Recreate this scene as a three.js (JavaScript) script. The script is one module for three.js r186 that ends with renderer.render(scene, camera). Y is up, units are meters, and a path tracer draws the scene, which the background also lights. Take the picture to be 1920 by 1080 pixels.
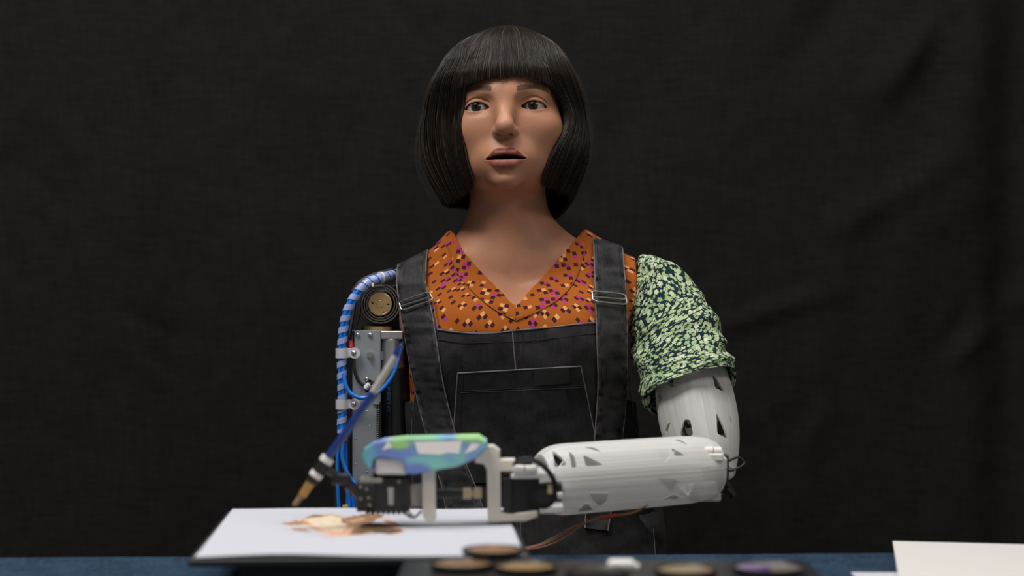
import * as THREE from 'three';
import { RoundedBoxGeometry } from 'three/addons/geometries/RoundedBoxGeometry.js';
import { mergeGeometries, mergeVertices, toCreasedNormals } from 'three/addons/utils/BufferGeometryUtils.js';
import { TessellateModifier } from 'three/addons/modifiers/TessellateModifier.js';
import { RectAreaLightUniformsLib } from 'three/addons/lights/RectAreaLightUniformsLib.js';

// ---------------------------------------------------------------- camera, light, exposure
const EYE_Y = 1.30, EYE_Z = 2.43, FOCAL = 3400;             // metres, metres, pixels of a 1920 x 1080 frame
const scene = new THREE.Scene();
scene.background = new THREE.Color(0x000000);
const camera = new THREE.PerspectiveCamera(2 * Math.atan(540 / FOCAL) * 180 / Math.PI, 16 / 9, 0.05, 40);
camera.position.set(0, EYE_Y, EYE_Z);
camera.lookAt(0, EYE_Y, 0);
camera.updateMatrixWorld();
camera.focus = EYE_Z - 0.085;
camera.userData.fStop = (camera.getFocalLength() / 1000) / 0.022;
scene.add(camera);
const renderer = new THREE.WebGLRenderer({ antialias: true });
renderer.toneMapping = THREE.LinearToneMapping;
renderer.toneMappingExposure = 1.36;
renderer.shadowMap.enabled = true;
RectAreaLightUniformsLib.init();
// ceiling panels: centre x, z, width, depth, strength, colour
const PANELS = [
  { x: -0.85, z: 1.0, w: 1.0, d: 0.8, power: 14, color: 0xfffaf4, label: 'squarish light panel under the ceiling on the bare metal arm side' },
  { x: 1.7, z: 2.3, w: 1.2, d: 1.2, power: 5, color: 0xfff6ec, label: 'square light panel under the ceiling on the sleeved arm side' },
  { x: 0.2, z: 0.15, w: 1.2, d: 0.6, power: 6, color: 0xfbf8f8, label: 'narrow light panel under the ceiling straight above the robot' },
];
const CEILING_Y = 3.1;

// ---------------------------------------------------------------- helpers
let seed = 20240611;
const rnd = () => { seed = (seed + 0x6D2B79F5) | 0; let t = Math.imul(seed ^ seed >>> 15, 1 | seed); t = t + Math.imul(t ^ t >>> 7, 61 | t) ^ t; return ((t ^ t >>> 14) >>> 0) / 4294967296; };
const rr = (a, b) => a + (b - a) * rnd();
const V = (x, y, z) => new THREE.Vector3(x, y, z);
const clamp = (x, a, b) => Math.min(b, Math.max(a, x));
const lerp = (a, b, t) => a + (b - a) * t;
const sstep = (a, b, x) => { const t = clamp((x - a) / (b - a), 0, 1); return t * t * (3 - 2 * t); };
function curve1(pts) {                                        // smooth interpolation through [x, y] pairs
  return x => {
    if (x <= pts[0][0]) return pts[0][1];
    const n = pts.length - 1; if (x >= pts[n][0]) return pts[n][1];
    let i = 0; while (x > pts[i + 1][0]) i++;
    const p0 = pts[Math.max(0, i - 1)], p1 = pts[i], p2 = pts[i + 1], p3 = pts[Math.min(n, i + 2)];
    const h = p2[0] - p1[0], t = (x - p1[0]) / h;
    const m1 = (p2[1] - p0[1]) / (p2[0] - p0[0]) * h, m2 = (p3[1] - p1[1]) / (p3[0] - p1[0]) * h;
    const t2 = t * t, t3 = t2 * t;
    return (2 * t3 - 3 * t2 + 1) * p1[1] + (t3 - 2 * t2 + t) * m1 + (-2 * t3 + 3 * t2) * p2[1] + (t3 - t2) * m2;
  };
}
function lut(pts, n = 600) { const f = curve1(pts), a = pts[0][0], b = pts[pts.length - 1][0], k = n / (b - a), T = new Float64Array(n + 2); for (let i = 0; i <= n + 1; i++) T[i] = f(a + i / k); return x => { const q = x <= a ? 0 : x >= b ? n : (x - a) * k, i = q | 0; return T[i] + (T[i + 1] - T[i]) * (q - i); }; }
// value noise
const NT = new Float32Array(4096); for (let i = 0; i < 4096; i++) NT[i] = rnd();
const hash3 = (x, y, z) => NT[(((x * 73856093) ^ (y * 19349663) ^ (z * 83492791)) >>> 0) & 4095];
function noise(x, y, z = 0) {
  const xi = Math.floor(x), yi = Math.floor(y), zi = Math.floor(z);
  let fx = x - xi, fy = y - yi, fz = z - zi;
  fx = fx * fx * (3 - 2 * fx); fy = fy * fy * (3 - 2 * fy); fz = fz * fz * (3 - 2 * fz);
  const l = (a, b, t) => a + (b - a) * t, h = hash3;
  return l(l(l(h(xi, yi, zi), h(xi + 1, yi, zi), fx), l(h(xi, yi + 1, zi), h(xi + 1, yi + 1, zi), fx), fy),
    l(l(h(xi, yi, zi + 1), h(xi + 1, yi, zi + 1), fx), l(h(xi, yi + 1, zi + 1), h(xi + 1, yi + 1, zi + 1), fx), fy), fz);
}
const fbm = (x, y, z = 0, o = 4) => { let s = 0, a = 0.5; for (let i = 0; i < o; i++) { s += a * noise(x, y, z); x = x * 2.03 + 7.1; y = y * 2.03 + 3.7; z = z * 2.03 + 1.3; a *= 0.5; } return s; };

// the robot is laid out in millimetres: x to the picture's right, y from the camera's height, z towards the camera from the head's plane
const MM = (px, py, z) => { const k = (EYE_Z * 1000 - z) / FOCAL; return V((px - 960) * k, -(py - 540) * k, z); };
// the same in metres, for everything else
const PT = (px, py, z) => { const k = (EYE_Z - z) / FOCAL; return V((px - 960) * k, EYE_Y - (py - 540) * k, z); };

const usedNames = {};
function numbered(name) { const n = usedNames[name] = (usedNames[name] ?? -1) + 1; return n ? `${name}_${String(n).padStart(3, '0')}` : name; }
function tag(o, label, category, group, kind) { if (label) o.userData.label = label; if (category) o.userData.category = category; if (group) o.userData.group = group; if (kind) o.userData.kind = kind; return o; }
function clean(g) {                                           // one layout of attributes, so that pieces can be merged
  let h = g.index ? g.toNonIndexed() : g;
  for (const k of Object.keys(h.attributes)) if (!['position', 'normal', 'uv', 'color'].includes(k)) h.deleteAttribute(k);
  if (!h.attributes.normal) h.computeVertexNormals();
  if (!h.attributes.uv) h.setAttribute('uv', new THREE.BufferAttribute(new Float32Array(h.attributes.position.count * 2), 2));
  return h;
}
function joined(list) {
  if (!Array.isArray(list)) return list;
  if (list.length === 1) return list[0];
  const hs = list.map(clean), col = hs.some(h => h.attributes.color);
  if (col) for (const h of hs) if (!h.attributes.color) h.setAttribute('color', new THREE.BufferAttribute(new Float32Array(h.attributes.position.count * 3).fill(1), 3));
  return mergeGeometries(hs);
}
function mesh(name, geos, mat, parent = scene) {
  const o = new THREE.Mesh(joined(geos), mat); o.name = parent === scene ? numbered(name) : name;
  o.castShadow = o.receiveShadow = true; parent.add(o); return o;
}
function thing(name, label, category, [x, y, z] = [0, 0, 0], group) {
  const o = new THREE.Group(); o.name = numbered(name); o.position.set(x, y, z); scene.add(o); return tag(o, label, category, group);
}
// shapes
const box = (w, h, d, x = 0, y = 0, z = 0, r = 0) => { const g = r > 0 ? new RoundedBoxGeometry(w, h, d, 3, Math.min(r, w / 2.01, h / 2.01, d / 2.01)) : new THREE.BoxGeometry(w, h, d); return g.translate(x, y, z); };
function between(g, a, b) {                                   // a shape along +y, centred, turned to run from a to b
  const q = new THREE.Quaternion().setFromUnitVectors(V(0, 1, 0), b.clone().sub(a).normalize());
  return g.applyQuaternion(q).translate((a.x + b.x) / 2, (a.y + b.y) / 2, (a.z + b.z) / 2);
}
const rod = (a, b, r0, r1 = r0, n = 24) => between(new THREE.CylinderGeometry(r1, r0, a.distanceTo(b), n), a, b);
const lathe = (pts, n = 40) => new THREE.LatheGeometry(pts.map(p => new THREE.Vector2(p[0], p[1])), n);
function tube(pts, r, seg = 48, sides = 10) { return new THREE.TubeGeometry(new THREE.CatmullRomCurve3(pts, false, 'centripetal'), seg, r, sides); }
function plate(pts, depth, bevel = 0, holes = []) {            // outline in x, y and a depth along z
  const s = new THREE.Shape(pts.map(p => new THREE.Vector2(p[0], p[1])));
  for (const h of holes) s.holes.push(h instanceof THREE.Path ? h : new THREE.Path(h.map(p => new THREE.Vector2(p[0], p[1]))));
  return new THREE.ExtrudeGeometry(s, { depth, bevelEnabled: bevel > 0, bevelThickness: bevel, bevelSize: bevel, bevelSegments: 2, steps: 1, curveSegments: 10 });
}
function gridGeo(nu, nv, f, closedU = false) {                // f(u, v) -> [x, y, z, s, t]
  const pos = [], uv = [], idx = [];
  for (let j = 0; j <= nv; j++) for (let i = 0; i <= nu; i++) { const p = f(i / nu, j / nv); pos.push(p[0], p[1], p[2]); uv.push(p[3] ?? i / nu, p[4] ?? j / nv); }
  const w = nu + 1;
  for (let j = 0; j < nv; j++) for (let i = 0; i < nu; i++) { const a = j * w + i; idx.push(a, a + 1, a + w, a + 1, a + w + 1, a + w); }
  const g = new THREE.BufferGeometry(); g.setAttribute('position', new THREE.Float32BufferAttribute(pos, 3)); g.setAttribute('uv', new THREE.Float32BufferAttribute(uv, 2)); g.setIndex(idx); g.computeVertexNormals();
  if (closedU) { const n = g.attributes.normal; for (let j = 0; j <= nv; j++) { const a = j * w, b = a + nu; const v = V(n.getX(a) + n.getX(b), n.getY(a) + n.getY(b), n.getZ(a) + n.getZ(b)).normalize(); n.setXYZ(a, v.x, v.y, v.z); n.setXYZ(b, v.x, v.y, v.z); } }
  return g;
}
function slab(nu, nv, f, thick) {                             // a sheet with two faces and edges; f(u, v) -> {p, n, uv}
  const P = [], N = []; for (let j = 0; j <= nv; j++) for (let i = 0; i <= nu; i++) { const r = f(i / nu, j / nv); P.push(r); }
  const w = nu + 1, out = gridGeo(nu, nv, (u, v) => { const r = P[Math.round(v * nv) * w + Math.round(u * nu)]; return [r.p.x, r.p.y, r.p.z, r.uv[0], r.uv[1]]; });
  const inn = gridGeo(nu, nv, (u, v) => { const r = P[Math.round(v * nv) * w + Math.round(u * nu)]; return [r.p.x - r.n.x * thick, r.p.y - r.n.y * thick, r.p.z - r.n.z * thick, r.uv[0], r.uv[1]]; });
  inn.index.array.reverse(); inn.computeVertexNormals();
  const ring = []; for (let i = 0; i <= nu; i++) ring.push(i); for (let j = 1; j <= nv; j++) ring.push(j * w + nu); for (let i = nu - 1; i >= 0; i--) ring.push(nv * w + i); for (let j = nv - 1; j >= 0; j--) ring.push(j * w);
  const m = ring.length - 1;
  const edge = gridGeo(m, 1, (u, v) => { const r = P[ring[Math.round(u * m)]], k = v * thick; return [r.p.x - r.n.x * k, r.p.y - r.n.y * k, r.p.z - r.n.z * k, r.uv[0], r.uv[1]]; });
  edge.index.array.reverse(); edge.computeVertexNormals();
  return joined([out, inn, edge]);
}
// ---------------------------------------------------------------- surfaces from distance fields
const smin = (a, b, k) => { const h = Math.max(k - Math.abs(a - b), 0) / k; return Math.min(a, b) - h * h * k * 0.25; };
const smax = (a, b, k) => -smin(-a, -b, k);
const len3 = (x, y, z) => Math.sqrt(x * x + y * y + z * z);
const ell = (x, y, z, a, b, c) => { const u = x / a, v = y / b, w = z / c, k0 = Math.sqrt(u * u + v * v + w * w), p = u / a, q = v / b, r = w / c, k1 = Math.sqrt(p * p + q * q + r * r); return k1 < 1e-9 ? -Math.min(a, b, c) : k0 * (k0 - 1) / k1; };
function cap(x, y, z, ax, ay, az, ra, bx, by, bz, rb) {       // tapered capsule
  const dx = bx - ax, dy = by - ay, dz = bz - az; const t = clamp(((x - ax) * dx + (y - ay) * dy + (z - az) * dz) / (dx * dx + dy * dy + dz * dz), 0, 1);
  return len3(x - ax - dx * t, y - ay - dy * t, z - az - dz * t) - (ra + (rb - ra) * t);
}
function surface(sdf, lo, hi, h, uvOf, slack = 1.5) {
  const n = [0, 1, 2].map(i => Math.ceil((hi[i] - lo[i]) / h)), [nx, ny, nz] = n, B = 8;
  const W = nx + 1, WH = W * (ny + 1), F = new Float32Array(WH * (nz + 1)).fill(NaN), C = new Int32Array(WH * (nz + 1)).fill(-1);
  const blocks = [], reach = B * h * 0.87 * slack;
  for (let k = 0; k < nz; k += B) for (let j = 0; j < ny; j += B) for (let i = 0; i < nx; i += B)
    if (Math.abs(sdf(lo[0] + (i + B / 2) * h, lo[1] + (j + B / 2) * h, lo[2] + (k + B / 2) * h)) < reach) blocks.push([i, j, k]);
  const val = (i, j, k) => { const a = i + j * W + k * WH; let v = F[a]; if (v !== v) v = F[a] = sdf(lo[0] + i * h, lo[1] + j * h, lo[2] + k * h); return v; };
  const pos = [], cells = [];
  for (const [bi, bj, bk] of blocks) for (let k = bk; k < Math.min(bk + B, nz); k++) for (let j = bj; j < Math.min(bj + B, ny); j++) for (let i = bi; i < Math.min(bi + B, nx); i++) {
    let inside = 0; const c = [];
    for (let q = 0; q < 8; q++) { const v = val(i + (q & 1), j + (q >> 1 & 1), k + (q >> 2)); c.push(v); if (v < 0) inside++; }
    if (!inside || inside === 8) continue;
    let sx = 0, sy = 0, sz = 0, m = 0;
    for (let a = 0; a < 8; a++) for (let bit = 1; bit < 8; bit <<= 1) { if (a & bit) continue; const b = a | bit; if ((c[a] < 0) === (c[b] < 0)) continue; const t = c[a] / (c[a] - c[b]);
      sx += (a & 1) + (bit === 1 ? t : 0); sy += (a >> 1 & 1) + (bit === 2 ? t : 0); sz += (a >> 2) + (bit === 4 ? t : 0); m++; }
    C[i + j * W + k * WH] = pos.length / 3; cells.push(i, j, k);
    pos.push(lo[0] + (i + sx / m) * h, lo[1] + (j + sy / m) * h, lo[2] + (k + sz / m) * h);
  }
  const idx = [], at = (i, j, k) => (i < 0 || j < 0 || k < 0) ? -1 : C[i + j * W + k * WH];
  const quad = (a, b, c, d, flip) => { if (a < 0 || b < 0 || c < 0 || d < 0) return; flip ? idx.push(a, c, b, a, d, c) : idx.push(a, b, c, a, c, d); };
  for (let q = 0; q < cells.length; q += 3) {
    const i = cells[q], j = cells[q + 1], k = cells[q + 2], v0 = val(i, j, k) < 0;
    if (v0 !== val(i + 1, j, k) < 0) quad(at(i, j, k), at(i, j - 1, k), at(i, j - 1, k - 1), at(i, j, k - 1), !v0);
    if (v0 !== val(i, j + 1, k) < 0) quad(at(i, j, k), at(i, j, k - 1), at(i - 1, j, k - 1), at(i - 1, j, k), !v0);
    if (v0 !== val(i, j, k + 1) < 0) quad(at(i, j, k), at(i - 1, j, k), at(i - 1, j - 1, k), at(i, j - 1, k), !v0);
  }
  const count = pos.length / 3, nor = new Float32Array(count * 3), uv = new Float32Array(count * 2), e = h * 0.4;
  for (let v = 0; v < count; v++) {
    let x = pos[3 * v], y = pos[3 * v + 1], z = pos[3 * v + 2], gx, gy, gz;
    {
      gx = (sdf(x + e, y, z) - sdf(x - e, y, z)) / (2 * e); gy = (sdf(x, y + e, z) - sdf(x, y - e, z)) / (2 * e); gz = (sdf(x, y, z + e) - sdf(x, y, z - e)) / (2 * e);
      const g2 = gx * gx + gy * gy + gz * gz + 1e-6;
      const d = clamp(sdf(x, y, z) / g2, -0.6 * h, 0.6 * h); x -= gx * d; y -= gy * d; z -= gz * d;
    }
    const l = Math.hypot(gx, gy, gz) || 1; nor[3 * v] = gx / l; nor[3 * v + 1] = gy / l; nor[3 * v + 2] = gz / l; pos[3 * v] = x; pos[3 * v + 1] = y; pos[3 * v + 2] = z;
    const t = uvOf ? uvOf(x, y, z, nor[3 * v], nor[3 * v + 1], nor[3 * v + 2]) : [x, y]; uv[2 * v] = t[0]; uv[2 * v + 1] = t[1];
  }
  const g = new THREE.BufferGeometry(); g.setAttribute('position', new THREE.Float32BufferAttribute(pos, 3)); g.setAttribute('normal', new THREE.BufferAttribute(nor, 3)); g.setAttribute('uv', new THREE.BufferAttribute(uv, 2)); g.setIndex(idx);
  return g;
}
// textures
function canvasTex(w, h, draw, repeat = true, srgb = true) {
  const c = document.createElement('canvas'); c.width = w; c.height = h; draw(c.getContext('2d'), w, h);
  const t = new THREE.CanvasTexture(c); if (srgb) t.colorSpace = THREE.SRGBColorSpace; t.wrapS = t.wrapT = repeat ? THREE.RepeatWrapping : THREE.ClampToEdgeWrapping; t.magFilter = THREE.LinearFilter; return t;
}
function dataTex(w, h, f, srgb = false) {                     // f(x, y) -> [r, g, b] 0..1 or one number
  const a = new Uint8Array(w * h * 4);
  for (let y = 0; y < h; y++) for (let x = 0; x < w; x++) { let c = f(x, y); if (!Array.isArray(c)) c = [c, c, c]; const i = 4 * (y * w + x); for (let q = 0; q < 3; q++) a[i + q] = clamp(c[q], 0, 1) * 255; a[i + 3] = 255; }
  const t = new THREE.DataTexture(a, w, h); if (srgb) t.colorSpace = THREE.SRGBColorSpace; t.wrapS = t.wrapT = THREE.RepeatWrapping; t.magFilter = THREE.LinearFilter; t.minFilter = THREE.LinearFilter; t.needsUpdate = true; return t;
}
const std = (color, roughness = 0.6, metalness = 0, more = {}) => new THREE.MeshPhysicalMaterial({ color, roughness, metalness, side: THREE.DoubleSide, ...more });
// ---------------------------------------------------------------- the room
const HALL = { x0: -3.4, x1: 3.4, z0: -1.6, z1: 4.6 };
{
  const plaster = dataTex(256, 256, (x, y) => 0.5 + 0.5 * fbm(x / 9, y / 9, 2));
  const wallMat = std(new THREE.Color(0.46, 0.455, 0.45), 0.9, 0, { bumpMap: plaster, bumpScale: 0.0008 });
  const floorMat = std(new THREE.Color(0.42, 0.41, 0.39), 0.65, 0, { map: dataTex(256, 256, (x, y) => 0.7 + 0.3 * fbm(x / 14, y / 14, 5)) });
  const w = HALL.x1 - HALL.x0, d = HALL.z1 - HALL.z0, cx = (HALL.x0 + HALL.x1) / 2, cz = (HALL.z0 + HALL.z1) / 2, t = 0.15;
  const put = (name, g, m, label) => tag(mesh(name, g, m), label, 'structure', null, 'structure');
  put('floor', box(w + 2 * t, t, d + 2 * t, cx, -t / 2, cz), floorMat, 'pale hard floor of the exhibition hall');
  put('ceiling', box(w + 2 * t, t, d + 2 * t, cx, CEILING_Y + t / 2, cz), wallMat, 'plain grey ceiling of the exhibition hall');
  put('wall_left', box(t, CEILING_Y, d, HALL.x0 - t / 2, CEILING_Y / 2, cz), wallMat, 'plain grey wall on the side of the bare metal arm');
  put('wall_right', box(t, CEILING_Y, d, HALL.x1 + t / 2, CEILING_Y / 2, cz), wallMat, 'plain grey wall on the side of the sleeved arm');
  put('wall_back', box(w, CEILING_Y, t, cx, CEILING_Y / 2, HALL.z0 - t / 2), wallMat, 'plain grey wall behind the black curtain');
  put('wall_front', box(w, CEILING_Y, t, cx, CEILING_Y / 2, HALL.z1 + t / 2), wallMat, 'plain grey wall facing the robot');
  for (const p of PANELS) {
    const o = thing('ceiling_light', p.label, 'ceiling light', [p.x, CEILING_Y, p.z], 'ceiling light panels');
    mesh('frame', [box(p.w + 0.06, 0.04, 0.03, 0, -0.02, p.d / 2 + 0.015), box(p.w + 0.06, 0.04, 0.03, 0, -0.02, -p.d / 2 - 0.015), box(0.03, 0.04, p.d, p.w / 2 + 0.015, -0.02, 0), box(0.03, 0.04, p.d, -p.w / 2 - 0.015, -0.02, 0)], std(0xcccccc, 0.4, 0.2), o);
    mesh('diffuser', box(p.w, 0.02, p.d, 0, -0.012, 0), std(0xffffff, 0.6, 0, { emissive: new THREE.Color(p.color), emissiveIntensity: 1.0 }), o);
    const l = new THREE.RectAreaLight(p.color, p.power, p.w, p.d); l.name = 'panel_light';
    l.position.set(p.x, CEILING_Y - 0.03, p.z); l.lookAt(p.x, 0, p.z); scene.add(l);
  }
}
// the black cloth hung behind the robot
{
  const zc = -0.52;
  const weave = dataTex(512, 512, (x, y) => {
    const a = noise(x / 1.3, y / 26, 1), b = noise(x / 26, y / 1.3, 9), c = fbm(x / 40, y / 40, 4);
    const v = 0.62 + 0.30 * (a - 0.5) + 0.36 * (b - 0.5) + 0.25 * (c - 0.5); return [v, v * 0.985, v * 0.965];
  });
  const m = std(new THREE.Color(0.0158, 0.0158, 0.0159), 0.95, 0, { map: weave, bumpMap: weave, bumpScale: 0.0005, specularIntensity: 0.25 });
  const line = (x, y, x0, y0, x1, y1, w) => { const dx = x1 - x0, dy = y1 - y0, L = Math.hypot(dx, dy), t = clamp(((x - x0) * dx + (y - y0) * dy) / (L * L), 0, 1); const e = Math.hypot(x - x0 - dx * t, y - y0 - dy * t) / w; return Math.exp(-e * e) * Math.sin(Math.PI * clamp(t, 0.02, 0.98)); };
  const creases = []; for (let i = 0; i < 60; i++) { const x = rr(-1.3, 1.35), y = rr(0.85, 2.1), a = rr(0.25, 1.35) * (x > 0 ? 1 : rnd() < 0.7 ? -1 : 1), L = rr(0.08, 0.34); creases.push([x, y, x + Math.cos(a) * L, y + Math.sin(a) * L, rr(0.012, 0.03), rr(-1, 1) * (x > 0.15 ? 0.012 : 0.005)]); }
  const deep = [[0.80, 0.3, 0.83, 2.3, 0.045, 0.030], [0.74, 0.3, 0.78, 2.3, 0.06, -0.014], [-0.585, 0.2, -0.60, 1.75, 0.03, 0.010], [-0.40, 0.3, -0.30, 1.7, 0.05, 0.010], [0.55, 1.0, 0.82, 1.9, 0.05, -0.012], [0.36, 0.5, 0.62, 1.75, 0.035, -0.008], [0.42, 1.62, 0.62, 1.86, 0.035, 0.012], [0.56, 1.58, 0.70, 1.76, 0.028, -0.010], [0.15, 1.45, 0.3, 1.85, 0.05, 0.007], [-0.25, 1.35, -0.05, 1.9, 0.06, -0.006]];
  const disp = (x, y) => {
    let z = 0.030 * Math.sin(x * 5.2 + 0.7 + 0.8 * noise(y * 0.9, 3)) * (0.5 + 0.5 * noise(x * 1.3, y * 0.7, 2)) + 0.05 * (fbm(x * 1.4, y * 0.8, 8, 3) - 0.45) + 0.006 * (fbm(x * 7, y * 4, 3, 3) - 0.45);
    for (const c of creases) if (Math.abs(x - c[0]) < 0.45) z += c[5] * line(x, y, c[0], c[1], c[2], c[3], c[4]);
    for (const c of deep) z -= c[5] * line(x, y, c[0], c[1], c[2], c[3], c[4]);
    return z;
  };
  const x0 = -2.3, x1 = 2.3, y0 = 0.02, y1 = 2.85;
  const g = slab(380, 240, (u, v) => { const x = lerp(x0, x1, u), y = lerp(y0, y1, v); return { p: V(x, y, zc + disp(x, y)), n: V(0, 0, 1), uv: [x / 0.42, y / 0.42] }; }, 0.0015);
  const o = thing('backdrop_curtain', 'black woven cloth curtain hanging in soft folds behind the robot', 'curtain', [0, 0, 0]);
  mesh('cloth', g, m, o);
  mesh('rail', rod(V(x0 - 0.05, 2.87, zc), V(x1 + 0.05, 2.87, zc), 0.02), std(0x222222, 0.5, 0.6), o);
  mesh('post', rod(V(x0 - 0.03, 0, zc - 0.08), V(x0 - 0.03, 2.87, zc - 0.03), 0.018), std(0x222222, 0.5, 0.6), o);
  mesh('post', rod(V(x1 + 0.03, 0, zc - 0.08), V(x1 + 0.03, 2.87, zc - 0.03), 0.018), std(0x222222, 0.5, 0.6), o);
}
// ---------------------------------------------------------------- the robot
const ROBOT = thing('humanoid_robot', 'humanoid robot with dark bob wig, orange blouse, black denim dungarees and printed white arm', 'robot', [0, 0, 0]);
const toM = new THREE.Matrix4().makeTranslation(0, EYE_Y, 0).multiply(new THREE.Matrix4().makeScale(0.001, 0.001, 0.001));
const part = (name, geos, mat, parent = ROBOT, label) => { const g = joined(geos); g.applyMatrix4(toM); const o = mesh(name, g, mat, parent); if (label) o.userData.label = label; return o; };

// torso, in the robot's millimetres
const torsoA = lut([[-420, 172], [-340, 166], [-260, 152], [-170, 147], [-90, 147], [-20, 152], [60, 150]]);
const torsoB = lut([[-420, 112], [-340, 104], [-230, 92], [-130, 93], [-60, 92], [0, 84], [60, 70]]);
const torsoX = lut([[-420, 34], [-340, 28], [-220, 14], [-120, 10], [0, 6], [60, 4]]);
const torsoZ = lut([[-420, -8], [-200, -6], [-60, -8], [40, -22]]);
function torso(x, y, z) {
  const a = torsoA(y), b = torsoB(y), X = (x - torsoX(y)) / a, Z = (z - torsoZ(y)) / b;
  const X2 = X * X, Z2 = Z * Z, q = Math.pow(X2 * Math.sqrt(Math.sqrt(X2)) + Z2 * Math.sqrt(Math.sqrt(Z2)), 0.4);
  let d = (q - 1) * lerp(b, a, clamp(Math.abs(X) / (q + 1e-6), 0, 1) ** 3);
  d = smax(d, y - 2, 60);
  d = smin(d, cap(x, y, z, -128, -16, -18, 40, -45, 18, -20, 50), 40);
  d = smin(d, cap(x, y, z, 150, 0, -18, 40, 55, 24, -20, 50), 40);
  d = smin(d, ell(x + 55, y + 75, z - 42, 62, 58, 52), 40);
  d = smin(d, ell(x - 72, y + 75, z - 42, 62, 58, 52), 40);
  return d;
}
// head, in its own millimetres: origin between the ears at eye height
const HEAD = new THREE.Matrix4().compose(V(-4.2, 228.8, 5), new THREE.Quaternion().setFromEuler(new THREE.Euler(-6 * Math.PI / 180, -3.5 * Math.PI / 180, 1.3 * Math.PI / 180, 'YXZ')), V(1, 1, 1));
const HINV = HEAD.clone().invert().elements;
const EYE = { x: 37, y: 0, z: 61, r: 14.6 };
const lidUp = t => -2.6 + 7.7 * Math.pow(Math.max(0, 1 - t * t), 0.8), lidLow = t => -2.6 - 4.1 * Math.pow(Math.max(0, 1 - t * t), 0.85);
function headField(x, y, z) {
  const ax = Math.abs(x);
  let d = ell(x, y - 26, z + 8, 71, 87, 92);
  d = smin(d, ell(x, y + 20, z - 20, 70, 84, 63), 16);
  d = smin(d, ell(ax - 20, y + 66, z - 24, 40, 38, 46), 18);
  d = smin(d, ell(ax - 43, y + 25, z - 48, 26.5, 22, 24), 22);
  d = smin(d, ell(x, y + 96, z - 67, 18, 12.5, 17), 18);
  d = smin(d, cap(ax, y, z, 12, 15, 77, 7, 47, 17, 62, 7), 18);
  d = smin(d, ell(x, y - 17, z - 70, 24, 18, 14), 18);
  d = smin(d, ell(x, y + 68, z - 62, 33, 25, 28), 16);
  // eye sockets, lids
  const ex = ax - EYE.x, ey = y - EYE.y, ez = z - EYE.z, er = len3(ex, ey, ez);
  d = smax(d, -ell(ex, ey - 1, z - 89, 22, 13, 15), 9);
  if (er < 40) {
    d = smin(d, er - (EYE.r + 1.9), 4.5);
    const t = ex / 16.4;
    if (Math.abs(ex) < 19.5 && ez > 0) { const cr = 10.6 - 6.3 * (ex / 16) * (ex / 16), w = len3(ey - cr, d, 0); d = smax(d, -(w - 1.5 * sstep(19.5, 15, Math.abs(ex))), 0.6); }   // lid crease
    if (Math.abs(t) < 1.15) {
      const tt = clamp(t, -1, 1), cut = Math.max(ey - lidUp(tt), lidLow(tt) - ey, (Math.abs(t) - 1) * 16.4);
      if (ez > 0) d = smax(d, -cut * 0.8, 0.9);
    }
  }
  // nose
  d = smin(d, cap(x, y, z, 0, 8, 75, 8, 0, -30, 96.5, 10), 15);
  d = smin(d, ell(x, y + 32, z - 98, 10.4, 9.6, 10.4), 8);
  d = smin(d, ell(ax - 10.2, y + 37, z - 88.5, 6.4, 6.2, 10), 6);
  d = smax(d, -ell(ax - 6.7 - 0.1 * (z - 92), y + 42.5, z - 92.5, 3.4, 7.5, 5.6), 1.2);
  // mouth
  if (y < -45 && z > 40) {
    d = smax(d, -ell(x, y + 89.5, z - 90, 20, 3.2, 5.5), 7);
    d = smax(d, -cap(x, y, z, 0, -49, 97, 2.2, 0, -57, 96.5, 3.2), 4);
    d = smin(d, cap(ax, y, z, 0, -65.2, 90.6, 4.9, 11.5, -65.6, 88, 4.6), 3.4);
    d = smin(d, cap(ax, y, z, 11.5, -65.6, 88, 4.6, 25.5, -70.8, 78.5, 1.6), 3.4);
    d = smin(d, cap(ax, y, z, 0, -78.2, 88, 6.3, 10.5, -77.6, 86.4, 5.9), 3);
    d = smin(d, cap(ax, y, z, 10.5, -77.6, 86.4, 5.9, 24, -72.6, 78.5, 1.6), 3);
    const my = y + 70.6 + 0.0012 * x * x;
    const gap = Math.max(Math.abs(my) - 3.0 * Math.pow(Math.max(0, 1 - (x / 26.5) * (x / 26.5)), 0.9) - 0.25, Math.abs(x) - 26.5, 62 - z);
    d = smax(d, -gap * 0.85, 1.1);
    d = smax(d, -ell(x, y + 73, z - 62, 23, 12, 15), 2);
  }
  return d;
}
const boneEnd = (x, y, r) => { let z = 140; for (let i = 0; i < 60; i++) { const d = torso(x, y, z); if (d < 0.05) break; z -= d * 0.7; } return [x, y, z - r + 0.6, r]; };
const BONES = [[...boneEnd(-15, 26, 6), ...boneEnd(-66, 38, 5)], [...boneEnd(20, 28, 6), ...boneEnd(76, 42, 5)]];
const neckField = (X, Y, Z) => cap(X, Y, Z, -6, 170, -8, 50, -5, 70, -26, 52);
const bodyField = (X, Y, Z) => smin(neckField(X, Y, Z), torso(X, Y, Z), 58);      // what the blouse lies on
function skinField(X, Y, Z) {
  const e = HINV, x = e[0] * X + e[4] * Y + e[8] * Z + e[12], y = e[1] * X + e[5] * Y + e[9] * Z + e[13], z = e[2] * X + e[6] * Y + e[10] * Z + e[14];
  let d = Y < 60 ? 60 : headField(x, y, z);
  if (Y < 200) {
    let n = neckField(X, Y, Z);
    n = Math.max(n, Y - 200);
    let t = torso(X, Y, Z);
    for (const b of BONES) t = smin(t, cap(X, Y, Z, ...b), 10);        // collar bones
    n = smin(n, t, 58);
    d = smin(d, n, 16);
  }
  d = Math.max(d, -60 - Y);
  return d;
}
const SKIN_SPAN = 460;
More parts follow.
